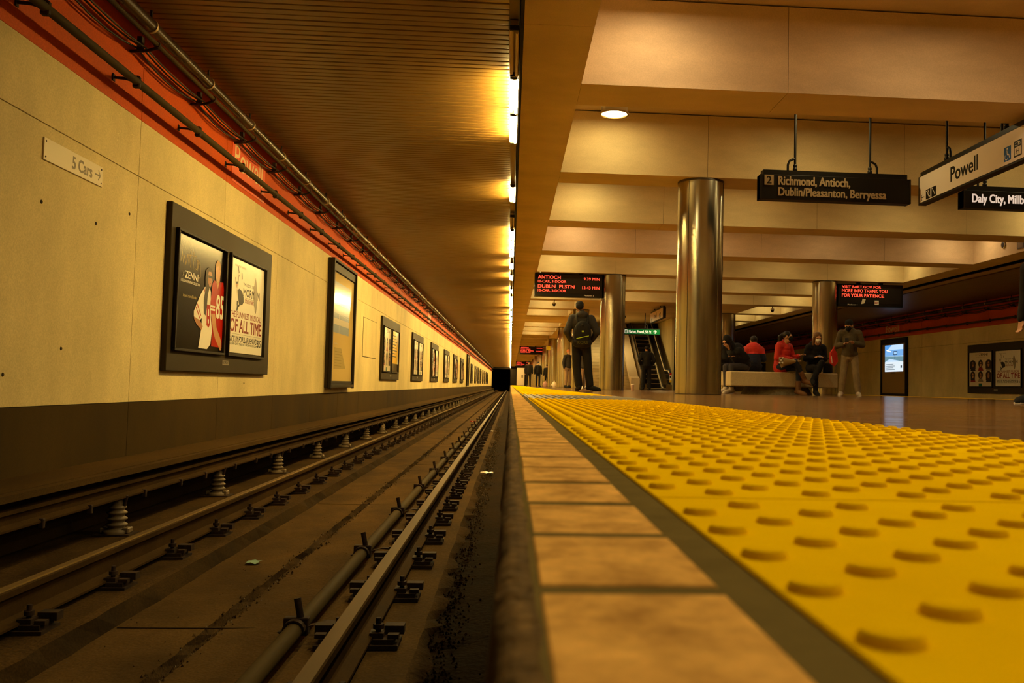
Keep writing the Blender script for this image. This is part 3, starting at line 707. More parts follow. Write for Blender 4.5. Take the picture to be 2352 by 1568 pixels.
board((XRW, 23.3, 0), -PI/2, 'A', 'B', 'poster board on the far wall nearer the camera, out of frame')
# tall display cases
def case(loc, rz, lit, label, rich=True):
    r = thing('display_case', label, 'display case', loc, rz)
    W_, H_ = 2.46, 2.40
    b = MB(); b.box(0, -.07, -.04, W_, 0, H_, M_BOARD if not lit else M_FRAME, bev=.006); b.build('backing_panel', r)
    b = MB()
    for a in ((-.02, -.06, .05, H_+.0), (W_-.05, -.06, W_+.02, H_+.0), (.05, H_-.05, W_-.05, H_), (.05, -.04, W_-.05, .02)): b.box(a[0], -.13, a[1], a[2], -.07, a[3], M_FRAME if a[2]-a[0] < .5 or lit else M_BOARD, bev=.006)
    b.box(.05, -.10, 2.19, W_-.05, -.071, 2.33, M_FRAME); b.box(.05, -.10, .03, W_-.05, -.071, .09, M_FRAME); b.build('case_frame', r)
    p = Print(y=-.072)
    if not lit:
        p.rect(.05, .09, 2.41, 2.17, flat('c9ad6c', .12))
        if rich:
            sky = [flat(c, .12) for c in ('a9b0bc', 'c9c4b8', '7d93ad', '6c86a6', 'bfb9ae', '8b9bb0')]
            z = 2.0; 
            for i, h_ in enumerate((.25, .18, .17, .10, .12, .16)): p.rect(.20, z-h_, 1.96, z, sky[i]); z -= h_
            p.poly([(.20, 1.75), (.9, 1.82), (1.96, 1.70), (1.96, 1.60), (.20, 1.66)], flat('dcd3c0', .12)); p.stroke([(.2, 1.42), (1.96, 1.36)], .012, sky[2])
            p.stroke([(.9, 1.02), (.9, 1.5)], .02, sky[4])
            p.poly([(.45, .735), (1.2, .735), (1.70, .34), (.46, .315)], flat('a8965f', .15))
            for i in range(6): p.rect(.55, .38+.055*i, 1.25, .39+.055*i, flat('8f7f50', .15))
            p.text('Station Map', .48, .79, .78, .83, P_GRY)
    else:
        p.rect(.05, .09, 2.41, 2.17, flat('9c7c48', .5)); 
        E_ = lambda c, s=2.2: mat('screen_%s' % c, c, .3, emit=s*.62)
        x0, x1, z0, z1 = .33, 2.15, 1.0, 2.13
        p.rect(x0, z0, x1, z1, E_('a9c4dd')); p.rect(x0, z0, x1, z0+.42, E_('c2d0da'))
        p.poly([(x0, z0+.42), (x0+.5, z0+.55), (x1, z0+.40), (x1, z0+.62), (x0, z0+.66)], E_('5c7f8e')); p.rect(x0, 1.66, x1, 1.92, E_('6a9fd8', 2.0)); p.poly([(x0, 2.13), (x0+.7, 2.13), (x0, 1.8)], E_('4d8fd6', 2.0))
        p.stroke([(x0+.15, 1.92), (x0+.6, 1.85)], .05, E_('e2eef6')); p.stroke([(x0+1.0, 1.5), (x0+1.0, 1.9)], .03, E_('35506a', 1)); p.rect(x0+.85, 1.70, x0+1.25, 1.86, E_('2f4c70', 1.2)); p.rect(x0+.9, 1.73, x0+1.2, 1.83, E_('8fb6da'))
        for i in range(4): p.rect(x0+.12, z0+.08+.075*i, x0+1.0-.12*(i % 2), z0+.10+.075*i, E_('5a6b7a', 1))
        p.rect(x1-.25, z0+.15, x1-.12, z0+.25, E_('2e3b48', .8)); p.rect(.95, .93, 1.4, .965, P_TXT)
    p.build('map_panel' if not lit else 'screen', r)
    return r
case((OFFX, 17.1, 0), PI/2, False, 'tall black-framed display case with a blue picture on the cream wall')
case((OFFX, 70.8, 0), PI/2, False, 'distant narrow black-framed display case deep along the cream wall', False)
case((XRW, 38.35, 0), -PI/2, True, 'tall display case with a bright blue screen on the far wall')
# access plate in the left wall
r = thing('access_plate', 'flush cream access plate on the wall past the tall display case', 'wall plate', (XW, 21.3, 0), PI/2)
b = MB(); b.box(0, -.004, .67, 2.12, -.001, 1.60, M_JOINT); b.build('plate_gap', r); b = MB(); b.box(.012, -.012, .682, 2.108, -.004, 1.588, M_CREAM, bev=.003); b.build('plate_panel', r)
# 5 Cars plate
r = thing('car_length_sign', 'small pale enamel plate reading 5 Cars with an arrow', 'sign', (XW, 6.78, 0), PI/2)
b = MB(); b.box(0, -.012, 1.66, .95, -.001, 1.825, mat('pale_plate', (.75, .63, .40), .4), bev=.002); b.build('plate', r)
p = Print(y=-.0125); pt = mat('plate_text', (.20, .15, .08), .5)
p.text('5 Cars', .43, 1.695, .76, 1.79, pt, .035, ref='5 Cars'); p.stroke([(.81, 1.742), (.90, 1.742)], .012, pt); p.stroke([(.87, 1.785), (.905, 1.742), (.87, 1.70)], .012, pt); p.build('lettering', r)
for x, z in ((.025, 1.80), (.025, 1.685), (.925, 1.80), (.925, 1.685)):
    b = MB(); b.lathe([(.008, 0), (.005, .004)], M_RUST, 8); o = b.build('screw', r, (x, -.012, z)); o.rotation_euler = (PI/2, 0, 0)
# station name panels on the red bands
def name_panel(loc, rz, lab):
    r = thing('station_name_panel', lab, 'sign', loc, rz)
    b = MB(); b.box(-.10, -.008, 2.50, 1.36, -.0015, 3.06, mat('brighter_orange_panel', (.75, .10, .02), .45)); b.build('panel', r)
    p = Print(y=-.009); p.text('Powell', 0, 2.685, 1.22, 2.99, mat('panel_text', (.80, .62, .34), .5), .005, ref='Powell'); p.build('lettering', r)
name_panel((XW, 11.25, 0), PI/2, 'orange panel with pale Powell lettering on the red band above the cream wall')
name_panel((XRW, 38.05, 0), -PI/2, 'Powell name panel on the far wall band above the lit screen')
for y, q in ((37.5, 'above the third'), (63.5, 'above the sixth'), (89, 'far beyond the sixth')): name_panel((XW, y, 0), PI/2, 'small Powell name panel on the red band %s poster board' % q)
# ================================================================== HANGING SIGNS
T_SIGN = mat('sign_text', (.46, .34, .20), .5); T_SIGNW = mat('sign_text_white', (.90, .74, .62), .5, emit=.6)
def gooseneck(r, x, y, z0, z1, flip=1):
    b = MB(); b.tube([(x, y, z0+.05), (x, y, z1)], .019, M_SIGN, 10); b.build('rod', r)
    b = MB(); b.lathe([(.02, 0), (.035, .01), (.035, .05), (.022, .06), (.03, .075), (.03, .10), (.02, .11)], M_SIGN, 12, (x, y, z0))
    b.tube([(x+flip*.11, y, z0-.01), (x+flip*.11, y, z0+.10), (x+flip*.085, y, z0+.16), (x+flip*.03, y, z0+.19), (x, y, z0+.185)], .018, M_SIGN, 8); b.build('hook', r)
def hsign(loc, w_, z0, z1, lines, label, rods=None, two=False, num=None, tm=None, ztop=4.5):
    r = thing('destination_sign', label, 'sign', loc)
    b = MB(); b.box(0, -.09, z0, w_, .09, z1-.045, M_SIGN, bev=.004); b.box(.05, -.075, z1-.045, w_-.05, .075, z1+.03, M_SIGN); b.build('sign_box', r)
    b = MB()
    for e in (0, w_-.022): b.box(e, -.095, z0, e+.022, .095, z1-.045, M_FRAME)
    b.build('end_cap', r)
    p = Print(y=-.0965)
    if num: p.rect(.06, num[1], .20, num[2], T_SIGN); p.text(num[0], .095, num[1]+.02, .165, num[2]-.02, M_SIGN, .02)
    for t, x0, za, x1, zb in lines: p.text(t, x0, za, x1, zb, tm or T_SIGN, .03, ref='Rich')
    p.build('lettering', r)
    for x, fl in rods: gooseneck(r, x, 0, z1+.03, ztop, fl)
    return r
def cr(x, y, Yp):  # inverse projection of a pixel on the plane y=Yp
    d = rot @ Vector(((x-PX)/F_PX, -(y-PY)/F_PX, -1)); t = Yp/d.y; return (d.x*t, CAM_H+d.z*t)
YS = 13.2
x0, zt_ = cr(1743, 397, YS); x1, zb_ = cr(2086, 471, YS)
L = lambda px, py: (cr(px, py, YS)[0]-x0, cr(px, py, YS)[1])
a1 = L(1784, 427); a2 = L(1947, 408); b1 = L(1784, 451.5); b2 = L(2029, 434)
c1, c2 = L(1752, 427), L(1774, 405)
S1 = hsign((x0, YS, 0), x1-x0, zb_, cr(1743, 391, YS)[1]-.03, [('Richmond, Antioch,', a1[0], a1[1], a2[0], L(1784, 407.5)[1]), ('Dublin/Pleasanton, Berryessa', b1[0], b1[1], b2[0], L(1784, 433)[1])],
      'black hanging sign reading Richmond, Antioch, Dublin/Pleasanton, Berryessa', [(L(1826, 390)[0], -1), (L(1998, 400)[0], 1)], num=('2', c1[1], c2[1]))
xd, zd = cr(2207, 479, YS); d1 = L(2226, 473); d2 = L(2388, 473)
S2 = hsign((xd, YS, 0), 2.3, zd, zd+.31, [('Daly City, Millbrae,', 2227-2207 and d1[0]-(xd-x0), zd+.085, 1.13, zd+.21)], 'black hanging sign reading Daly City, Millbrae, partly behind the white station sign', [(L(2262, 440)[0]-(xd-x0), -1), (1.75, 1)], tm=T_SIGNW)
def station_sign(loc, label, ztop):
    """long white sign parallel to the tracks; local x runs towards the camera (-Y), front faces -X"""
    r = thing('station_sign', label, 'sign', loc, -PI/2)
    Ln, z0, z1 = 3.35, 2.965, 3.40
    b = MB(); b.box(0, -.06, z0-.03, Ln, .06, z1-.03, M_FRAME, bev=.004); b.box(.05, -.05, z1-.03, Ln-.05, .05, z1+.03, M_SIGN); b.build('sign_box', r)
    b = MB(); b.box(.05, -.064, z0, Ln-.05, -.058, z1-.045, mat('white_sign_face', (.80, .70, .58), .4)); b.box(.05, .058, z0, Ln-.05, .064, z1-.045, mat('white_sign_face', 0)); b.build('sign_face', r)
    def flip(o, sd):
        if sd > 0: o.location = (Ln, 0, 0); o.rotation_euler = (0, 0, PI)
    for sd in (-1, 1):
        p = Print(y=-.0645); u = lambda f: .05+f*(Ln-.1)
        p.text('Powell', 1.02, z0+.105, 1.76, z0+.31, P_TXT, .02, ref='Powell')
        o = p.build('lettering', r); flip(o, sd); p = Print(y=-.0645)
        p.stroke([(.10, z0+.065), (.21, z0+.065)], .012, P_TXT); p.stroke([(.14, z0+.11), (.10, z0+.065), (.14, z0+.02)], .012, P_TXT)
        flip(p.build('arrow', r), sd); p = Print(y=-.0645)
        for x in (.26, .44): p.rect(x, z0+.01, x+.145, z0+.155, P_TXT)
        p.stroke([(.27, z0+.13), (.30, z0+.13), (.36, z0+.04), (.395, z0+.04)], .014, P_WHT); p.stroke([(.33, z0+.14), (.37, z0+.08)], .012, P_WHT)
        p.stroke([(.455, z0+.135), (.48, z0+.135), (.48, z0+.105), (.505, z0+.105), (.505, z0+.075), (.53, z0+.075), (.53, z0+.045), (.56, z0+.045)], .010, P_WHT)
        flip(p.build('escalator_stair_pictogram', r), sd); p = Print(y=-.0645)
        p.rect(2.40, z0+.04, 2.56, z0+.22, P_BLUE); p.blob(2.475, z0+.195, .013, .013, P_WHT)
        p.stroke([(2.47, z0+.175), (2.475, z0+.12), (2.51, z0+.12), (2.53, z0+.07)], .012, P_WHT); p.stroke([(2.46+.038*math.cos(t), z0+.095+.038*math.sin(t)) for t in [PI*.75+i*PI/6 for i in range(8)]], .009, P_WHT)
        flip(p.build('wheelchair_pictogram', r), sd); p = Print(y=-.0645)
        p.rect(2.62, z0+.04, 2.80, z0+.24, P_TXT); p.rect(2.64, z0+.06, 2.78, z0+.16, P_PALE); p.text('H', 2.67, z0+.08, 2.74, z0+.14, P_TXT); p.text('↕', 2.64, z0+.175, 2.78, z0+.225, P_PALE)
        flip(p.build('lift_pictogram', r), sd)
    gooseneck(r, .78, 0, z1+.03, 4.5, 1); gooseneck(r, 2.35, 0, z1+.03, ztop, -1)
    return r
ss = station_sign((6.16, 13.23, 0), 'long white station sign reading Powell hanging beside the black signs', 4.5)
station_sign((6.16, 39.60, -.0), 'small distant white station sign reading Powell above the escalator', 3.5)
bpy.data.objects['station_sign.001'].scale = (1, 1, 1)
# stop rods of the distant sign at the solid soffit
# green exit sign
r = thing('exit_sign', 'green hanging sign reading Market, Powell, 5th St with an up arrow', 'sign', (4.78, 41.0, 0))
b = MB(); b.box(0, -.05, 2.50, 1.98, .05, 2.80, M_SIGN, bev=.01); b.build('sign_box', r)
p = Print(y=-.052); p.rect(.0, 2.53, 1.97, 2.745, flat('0d5c2a', .4, .5)); P_WE = flat('e8e0d0', .4, .7); p.text('Market, Powell, 5th St', .55, 2.575, 1.58, 2.70, P_WE, .02, ref='Mark')
p.stroke([(1.76, 2.56), (1.76, 2.70)], .028, P_WE); p.stroke([(1.69, 2.64), (1.76, 2.71), (1.83, 2.64)], .026, P_WE)
p.rect(.36, 2.56, .48, 2.72, P_WE); p.rect(.38, 2.58, .46, 2.70, flat('0d5c2a', .4, .5)); p.build('sign_face', r)
gooseneck(r, 1.30, 0, 2.80, 3.5, 1)
# ================================================================== LED BOARDS
LED = mat('red_led', (1, .075, .035), emit=1.7); LEDD = mat('board_glass', (.02, .015, .012), .2)
def led(loc, lines, plat, label, stickers=False, px=1.50):
    r = thing('departure_board', label, 'display board', loc)
    W_, H_ = 2.05, .70
    b = MB(); b.box(0, -.13, 0, W_, .13, H_, M_SIGN, bev=.012); b.build('board_case', r)
    b = MB(); b.box(.06, -.136, .10, W_-.06, -.129, H_-.035, LEDD); b.build('glass', r)
    p = Print(y=-.138)
    for t, x0, z0, x1, z1, bo in lines: p.text(t, x0, z0, x1, z1, LED, bo, ref='N')
    p.build('led_text', r)
    p = Print(y=-.138); p.text(plat, px, .035, px+.30, .075, P_WHT, .02, ref='P')
    if stickers:
        p.poly([(.72, .08), (.82, .10), (.87, .23), (.77, .25)], P_PALE); p.rect(1.15, .07, 1.28, .20, P_WHT); p.text('BART', 1.16, .10, 1.27, .16, P_RED, .03)
    p.build('case_print', r)
    b = MB(); b.box(W_*.3, -.05, H_, W_*.3+.12, .05, H_+.06, M_SIGN); b.box(W_*.65, -.05, H_, W_*.65+.12, .05, H_+.06, M_SIGN); b.build('mount', r)
    return r
ANT = [('ANTIOCH', .10, .535, .78, .63, .02), ('9.39 MIN', 1.48, .52, 1.96, .60, .006), ('10-CAR, 3-DOOR', .10, .42, .95, .49, .01), ('DUBLN  PLSTN', .10, .26, 1.20, .355, .02), ('13.43 MIN', 1.44, .25, 1.96, .33, .006), ('10-CAR, 3-DOOR', .10, .145, .95, .215, .01)]
led((.655, 27.3, 2.775), ANT, 'Platform 2', 'red-lettered departure board reading Antioch and Dublin Pleasanton, nearest over the yellow strip')
MSG = [('VISIT BART.GOV FOR', .12, .575, 1.35, .645, .01), ('MORE INFO THANK YOU', .12, .44, 1.55, .535, .006), ('FOR YOUR PATIENCE.', .12, .295, 1.45, .39, .012)]
led((10.0, 27.3, 2.735), MSG, 'Platform 1', 'message board with red lettering reading more info thank you for your patience', True, .30)
led((.74, 79.4, 2.78), ANT, 'Platform 2', 'small distant departure board, second along the yellow strip')
led((.74, 131.0, 2.78), ANT, 'Platform 2', 'tiny farthest departure board, third along the yellow strip')
r = thing('notice_board', 'small yellow notice beside the second departure board', 'sign', (2.25, 58.0, 0))
b = MB(); b.box(0, -.03, 2.36, .26, .03, 2.62, flat('d8c020', .5)); b.build('panel', r); b = MB(); b.tube([(.13, 0, 2.6), (.13, 0, 3.5)], .012, M_SIGN, 6); b.build('rod', r)
# ================================================================== BENCH, CASE, SMALL THINGS
r = thing('concrete_bench', 'pale concrete bench on a rough dark base beside the largest column', 'bench', (4.755, 19.35, 0))
b = MB()
b.box(0, 0, .172, 2.38, 1.45, .495, M_CONC, bev=.02); b.build('seat_slab', r)
b = MB(); n = 24
b.lathe([(.80, 0), (.74, .10), (.70, .172)], M_CONCD, 32, (1.25, .80, 0)); b.build('base', r)
r = thing('paper_cup', 'pale takeaway paper cup standing on the floor before the stairs', 'cup', (3.25, 24.0, 0))
b = MB(); b.lathe([(.03, 0), (.033, .004), (.045, .155), (.047, .16), (.047, .166)], mat('cup_paper', (.55, .38, .30), .6), 16); b.lathe([(.034, .05), (.0395, .105)], P_MAR, 16, (0, 0, .0008), caps=False); b.build('cup_body', r)
b = MB(); b.lathe([(.05, .165), (.05, .172), (.043, .185), (.02, .186)], P_WHT, 16); b.build('lid', r)
def plastic_bag(loc, h_, m, lab, handle=True):
    r = thing('plastic_bag', lab, 'bag', loc)
    b = MB(); rnd = random.Random(5); vs = []; n = 12
    prof = [(.30, 0), (.42, .15), (.44, .45), (.33, .75), (.15, .92), (.10, 1.0)]
    for rr, z in prof:
        for k in range(n):
            t = 2*PI*k/n; q = rr*h_*(1+rnd.uniform(-.13, .13)); vs.append((q*math.cos(t), q*.7*math.sin(t), z*h_))
    fs = [(i*n+k, i*n+(k+1) % n, (i+1)*n+(k+1) % n, (i+1)*n+k) for i in range(len(prof)-1) for k in range(n)]
    b.add(vs, fs, m, True); b.add(vs[:n], [tuple(range(n-1, -1, -1))], m); b.add(vs[-n:], [tuple(range(n))], m); b.build('bag_body', r)
    if handle:
        b = MB(); b.tube([(-.08*h_, 0, .95*h_), (-.05*h_, 0, 1.15*h_), (.05*h_, 0, 1.15*h_), (.08*h_, 0, .95*h_)], .02*h_, m, 6); b.build('handle', r)
plastic_bag((2.66, 55, 0), .36, mat('white_plastic', (.80, .68, .55), .45), 'white plastic bag standing beside the small distant column')
r = thing('white_cabinet', 'distant white cabinet at the track side of the platform', 'cabinet', (.70, 100, 0))
b = MB(); b.box(0, 0, .05, .84, .6, 1.98, M_WHITE, bev=.02); b.box(.03, .03, 0, .81, .57, .05, M_FRAME); b.build('body', r); b = MB(); b.box(.5, -.01, .9, .7, .0, 1.2, P_GRY); b.build('notice', r)
# ceiling cameras and speakers
def ceil_cam(loc, lab, arm=0):
    r = thing('security_camera', lab, 'camera', loc)
    b = MB(); b.tube([(0, 0, 0), (0, 0, -.10)], .02, M_STEELD, 8); b.lathe([(.06, -.10), (.075, -.12), (.075, -.17)], M_WHITE, 16); b.build('mount', r)
    b = MB(); b.lathe([(.07, -.17), (.06, -.21), (.035, -.24), (.005, -.25)], M_FRAME, 16); b.build('dome', r)
    if arm: b = MB(); b.tube([(0, 0, -.02), (-.3, 0, -.02), (-.38, 0, .02), (-.40, 0, .1)], .012, M_STEELD, 6); b.build('cable', r)
ceil_cam((1.66, 35.9, 3.5), 'dome security camera under a beam near the departure board')
ceil_cam((10.5, 35.9, 3.5), 'dome security camera on the far side under a beam, with a curled cable', 1)
ceil_cam((.80, 26.75, 3.5), 'small dome camera above the corner of the nearest departure board'); bpy.context.scene.collection.objects['security_camera.002'].scale = (.35, .35, .35)
r = thing('twin_loudspeaker', 'pair of dark round loudspeakers under the ceiling above the green sign', 'loudspeaker', (5.05, 42, 3.499))
b = MB(); b.box(-.12, -.06, -.10, .12, .06, 0, M_FRAME); b.build('bracket', r)
for s in (-1, 1):
    b = MB(); b.tube([(s*.08, 0, -.08), (s*.22, -.05, -.16)], [.05, .10], M_FRAME, 12); b.build('horn', r)
r = thing('round_vent', 'round metal vent on the end face of the coffer near the white sign', 'vent', (XP-.715, 21.3, 3.78), -PI/2)
b = MB(); b.tube([(0, -.001, 0), (0, -.03, 0)], [.10, .09], M_STEEL, 20); b.tube([(0, -.03, 0), (0, -.035, 0)], [.07, .05], M_FRAME, 20); b.build('ring', r)
r = thing('square_vent', 'square grey grille on the end face of the coffer near the white sign', 'vent', (XP-.715, 20.55, 3.70), -PI/2)
b = MB(); b.box(-.14, -.02, -.12, .14, -.001, .12, M_STEELD); b.box(-.11, -.024, -.09, .11, -.018, .09, P_GRY); b.build('grille', r)
for i, (x, y, z, m, n, lb) in enumerate(((-.30, 12.8, -1.163, P_WHT, 'paper_scrap', 'crumpled pale paper scrap on the dirt beside the platform-side rail'), (-1.25, 31.5, -1.210, P_RED, 'snack_wrapper', 'small red wrapper lying far down between the rails'), (-.50, 23.4, -1.13, P_WHT, 'paper_scrap', 'small white scrap beside the platform-side rail, far down'), (-1.78, 6.6, -1.209, flat('7fa08a', .4), 'plastic_scrap', 'tiny pale green scrap on the trackbed crack'))):
    b = MB(); rnd = random.Random(i); vs = []
    for u in range(5):
        for v in range(4): vs.append(((u-2)*.045+rnd.uniform(-.012, .012), (v-1.5)*.06+rnd.uniform(-.015, .015), rnd.uniform(.0, .035)+.004))
    b.add(vs, [(u*4+v, u*4+v+1, u*4+v+5, u*4+v+4) for u in range(4) for v in range(3)], m, True)
    o = b.build(n, None, (x, y, z), label=lb, category='litter'); o.scale = (.5, .5, .5) if i == 3 else (1, 1, 1)
# ================================================================== ESCALATOR
r = thing('escalator', 'steel escalator with dark steps rising away behind the standing figure', 'escalator', (6.10, 41.5, 0))
sl = .577
def incl(t): return (0 if t < 1.6 else (t-1.6)*sl)     # height along local y
zt2 = lambda y: incl(y)
st_mesh = None
for i in range(26):
    y = 1.5+.40*i
    if st_mesh is None:
        b = MB(); b.box(.33, 0, -.23, 1.13, .40, 0, M_FRAME); b.box(.33, -.002, -.022, 1.13, .03, .004, mat('step_edge', (.75, .52, .22), .4)); st_mesh = b.mesh('escalator_step')
    link('escalator_step', st_mesh, r, (0, y, .02+.231*i+.06))
b = MB(); b.prism([(.9, 0), (12, 10.9*sl), (12, 10.9*sl+.42), (1.55, .62), (.9, .55)], 'x', -.42, -.02, mat('pale_deck_panel', (.55, .42, .25), .45)); o = b.build('outer_deck', r); fix_normals(o)
b = MB(); b.box(.30, -.3, 0, 1.16, 1.6, .03, M_STEELD); b.build('landing_plate', r)
for s, x in ((0, .0), (1, 1.18)):
    xs = (x, x+.28)
    poly = [(.55, 0), (1.4, 0), (1.75, .02), (12, 10.25*sl+.02), (12, 10.25*sl+.32), (1.6, .30), (.55, .25)]
    b = MB(); b.prism([(p[0], p[1]) for p in poly], 'x', xs[0], xs[1], M_STEEL); o = b.build('side_cladding', r); fix_normals(o)
    gx = x+.14
    poly = [(.45, .28), (1.6, .30), (12, 10.25*sl+.3), (12, 10.25*sl+.95), (1.6, .93), (.45, .88), (.30, .60)]
    b = MB(); b.prism(poly, 'x', gx-.012, gx+.012, mat('balustrade_steel', (.5, .40, .27), .35, .6) if s == 0 else mat('dark_glass', (.03, .025, .02), .1)); o = b.build('balustrade', r); fix_normals(o)
    b = MB(); hp = [(.55, .30), (.32, .42), (.26, .62), (.34, .82), (.55, .93), (1.6, .98), (12, 10.25*sl+1.0)]
    b.tube([(gx, p[0], p[1]) for p in hp], .04, M_SIGN, 10); b.build('handrail', r)
    b = MB(); b.tube([(gx+(.05 if s == 0 else -.05), p[0], p[1]-.03) for p in hp[3:]], .028, mat('bright_trim', (.85, .68, .42), .4), 6)
    ex = x+.29 if s == 0 else x-.01
    b.tube([(ex, 1.4, .10), (ex, 1.8, .16), (ex, 12, 10.25*sl+.2)], .032, mat('bright_trim', 0), 6); b.build('deck_trim', r)
b = MB(); b.box(1.28, .24, .36, 1.38, .27, .80, P_WHT); b.box(1.28, .235, .70, 1.38, .24, .80, P_RED); b.box(1.28, .235, .36, 1.38, .24, .46, P_YEL); b.build('warning_label', r)
# ================================================================== PEOPLE
def capsules_mesh(caps, voxel, name, m, smooth_it=4):
    """one continuous surface grown from tapered limbs: list of ('c', p0, p1, r0, r1) and ('e', centre, (rx,ry,rz))"""
    bm = bmesh.new()
    for c in caps:
        if c[0] == 'c':
            p0, p1 = Vector(c[1]), Vector(c[2]); r0, r1 = c[3], c[4]; d = p1-p0; L_ = max(d.length, 1e-4)
            q = d.to_track_quat('Z', 'Y').to_matrix().to_4x4()
            seg = 12; rings = []
            for t, rr in [(-.95, .3), (-.7, .72), (-.35, .94), (0, 1)]: rings.append((t*r0, rr*r0))
            for t, rr in [(0, 1), (.35, .94), (.7, .72), (.95, .3)]: rings.append((L_+t*r1, rr*r1))
            vv = []
            for z, rr in rings: vv.append([bm.verts.new((Matrix.Translation(p0) @ q) @ Vector((rr*math.cos(2*PI*k/seg), rr*math.sin(2*PI*k/seg), z))) for k in range(seg)])
            for a, b_ in zip(vv, vv[1:]):
                for k in range(seg): bm.faces.new((a[k], a[(k+1) % seg], b_[(k+1) % seg], b_[k]))
            bm.faces.new(vv[0][::-1]); bm.faces.new(vv[-1])
        else:
            ce, rad = Vector(c[1]), c[2]; M4 = Matrix.Translation(ce) @ (c[3] if len(c) > 3 else Matrix()) @ Matrix.Diagonal((*rad, 1))
            bmesh.ops.create_uvsphere(bm, u_segments=16, v_segments=10, radius=1, matrix=M4)
    me = bpy.data.meshes.new('tmp'); bm.to_mesh(me); bm.free()
    o = bpy.data.objects.new('tmp', me); C.objects.link(o)
    md = o.modifiers.new('r', 'REMESH'); md.mode = 'VOXEL'; md.voxel_size = voxel; md.use_smooth_shade = True
    if smooth_it: sm_ = o.modifiers.new('s', 'SMOOTH'); sm_.iterations = smooth_it; sm_.factor = .5
    bpy.context.view_layer.update()
    out = bpy.data.meshes.new_from_object(o.evaluated_get(bpy.context.evaluated_depsgraph_get())); out.name = name
    bpy.data.objects.remove(o); bpy.data.meshes.remove(me)
    out.materials.clear(); out.materials.append(m); out.polygons.foreach_set('use_smooth', [True]*len(out.polygons)); out.polygons.foreach_set('material_index', [0]*len(out.polygons))
    return out
V = Vector
def lerp(a, b, t): return tuple(a[i]+(b[i]-a[i])*t for i in range(3))
def pose_stand(h=1.78, female=False, arms='down', spread=.10, lean=0., turn=0.):
    s = h/1.78; k = .92 if female else 1.
    J = dict(pel=(0, 0, .95), chest=(0, .0, 1.30), neck=(0, .0, 1.50), head=(0, -.015, 1.66))
    for sd, sg in (('l', 1), ('r', -1)):
        J['sh'+sd] = (sg*.185*k, 0, 1.44); J['hp'+sd] = (sg*.095, 0, .93); J['kn'+sd] = (sg*(.09+spread*.5), -.02, .50); J['an'+sd] = (sg*(.085+spread), .02, .085); J['to'+sd] = (sg*(.10+spread*1.1), -.15, .03)
        if arms == 'down': J['el'+sd] = (sg*.25*k, .03, 1.15); J['wr'+sd] = (sg*.26*k, -.03, .90); J['hd'+sd] = (sg*.25*k, -.05, .82)
        elif arms == 'pocket': J['el'+sd] = (sg*.30*k, .07, 1.17); J['wr'+sd] = (sg*.20*k, -.08, .99); J['hd'+sd] = (sg*.14*k, -.13, .97)
        else: J['el'+sd] = (sg*.24*k, -.02, 1.16); J['wr'+sd] = (sg*.12*k, -.24, 1.22); J['hd'+sd] = (sg*.05*k, -.30, 1.25)
    return {a: (b[0]*s, b[1]*s, b[2]*s) for a, b in J.items()}
def pose_sit(h=1.65, female=True, arms='phone', cross=0, seat=.50, lean=.05):
    s = h/1.65; zb = seat+.125; k = .9 if female else 1
    J = dict(pel=(0, 0, zb), chest=(0, -lean, zb+.33*s), neck=(0, -lean*1.6, zb+.50*s), head=(0, -lean*2.2-.04, zb+.50*s+.145))
    for sd, sg in (('l', 1), ('r', -1)):
        J['sh'+sd] = (sg*.17*k, -lean*1.3, zb+.43*s); J['hp'+sd] = (sg*.09, -.02, zb-.02); J['kn'+sd] = (sg*.10, -.43, zb-.02); J['an'+sd] = (sg*.10, -.42, .09); J['to'+sd] = (sg*.11, -.58, .03)
        J['el'+sd] = (sg*.23*k, -.09, zb+.18); J['wr'+sd] = (sg*.08, -.28, zb+.20); J['hd'+sd] = (sg*.035, -.34, zb+.22)
    if cross:   # right leg over the left
        c = 'r' if cross > 0 else 'l'; sg = -1 if cross > 0 else 1
        J['kn'+c] = (sg*.02, -.45, zb+.09); J['an'+c] = (-sg*.20, -.52, zb-.30); J['to'+c] = (-sg*.24, -.66, zb-.36)
    return J
def fingers(caps, w_, h_, side, up=(0, 0, 1), hold=True):
    w_, h_ = V(w_), V(h_); d = (h_-w_).normalized(); a = d.cross(V((0, 0, 1)) if abs(d.z) < .9 else V((0, 1, 0))).normalized(); n_ = a.cross(d).normalized()
    palm = w_+d*.085
    for o_ in (-.028, -.009, .010, .028): caps.append(('c', w_+d*.02+a*o_*.7, palm+a*o_, .016, .012))
    for i, (o_, L_) in enumerate(((-.030, .062), (-.010, .074), (.010, .078), (.030, .068))):
        k1 = palm+a*o_+d*L_*.5+n_*(-.006); k2 = k1+d*L_*.30-n_*.028
        caps.append(('c', palm+a*o_, k1, .0100, .0090)); caps.append(('c', k1, k2, .0090, .0078))
    t0 = w_+d*.03+a*(.03*side); t1 = t0+d*.035+a*(.022*side)-n_*.012; t2 = t1+d*.030-n_*.018
    caps.append(('c', t0, t1, .013, .011)); caps.append(('c', t1, t2, .011, .009))
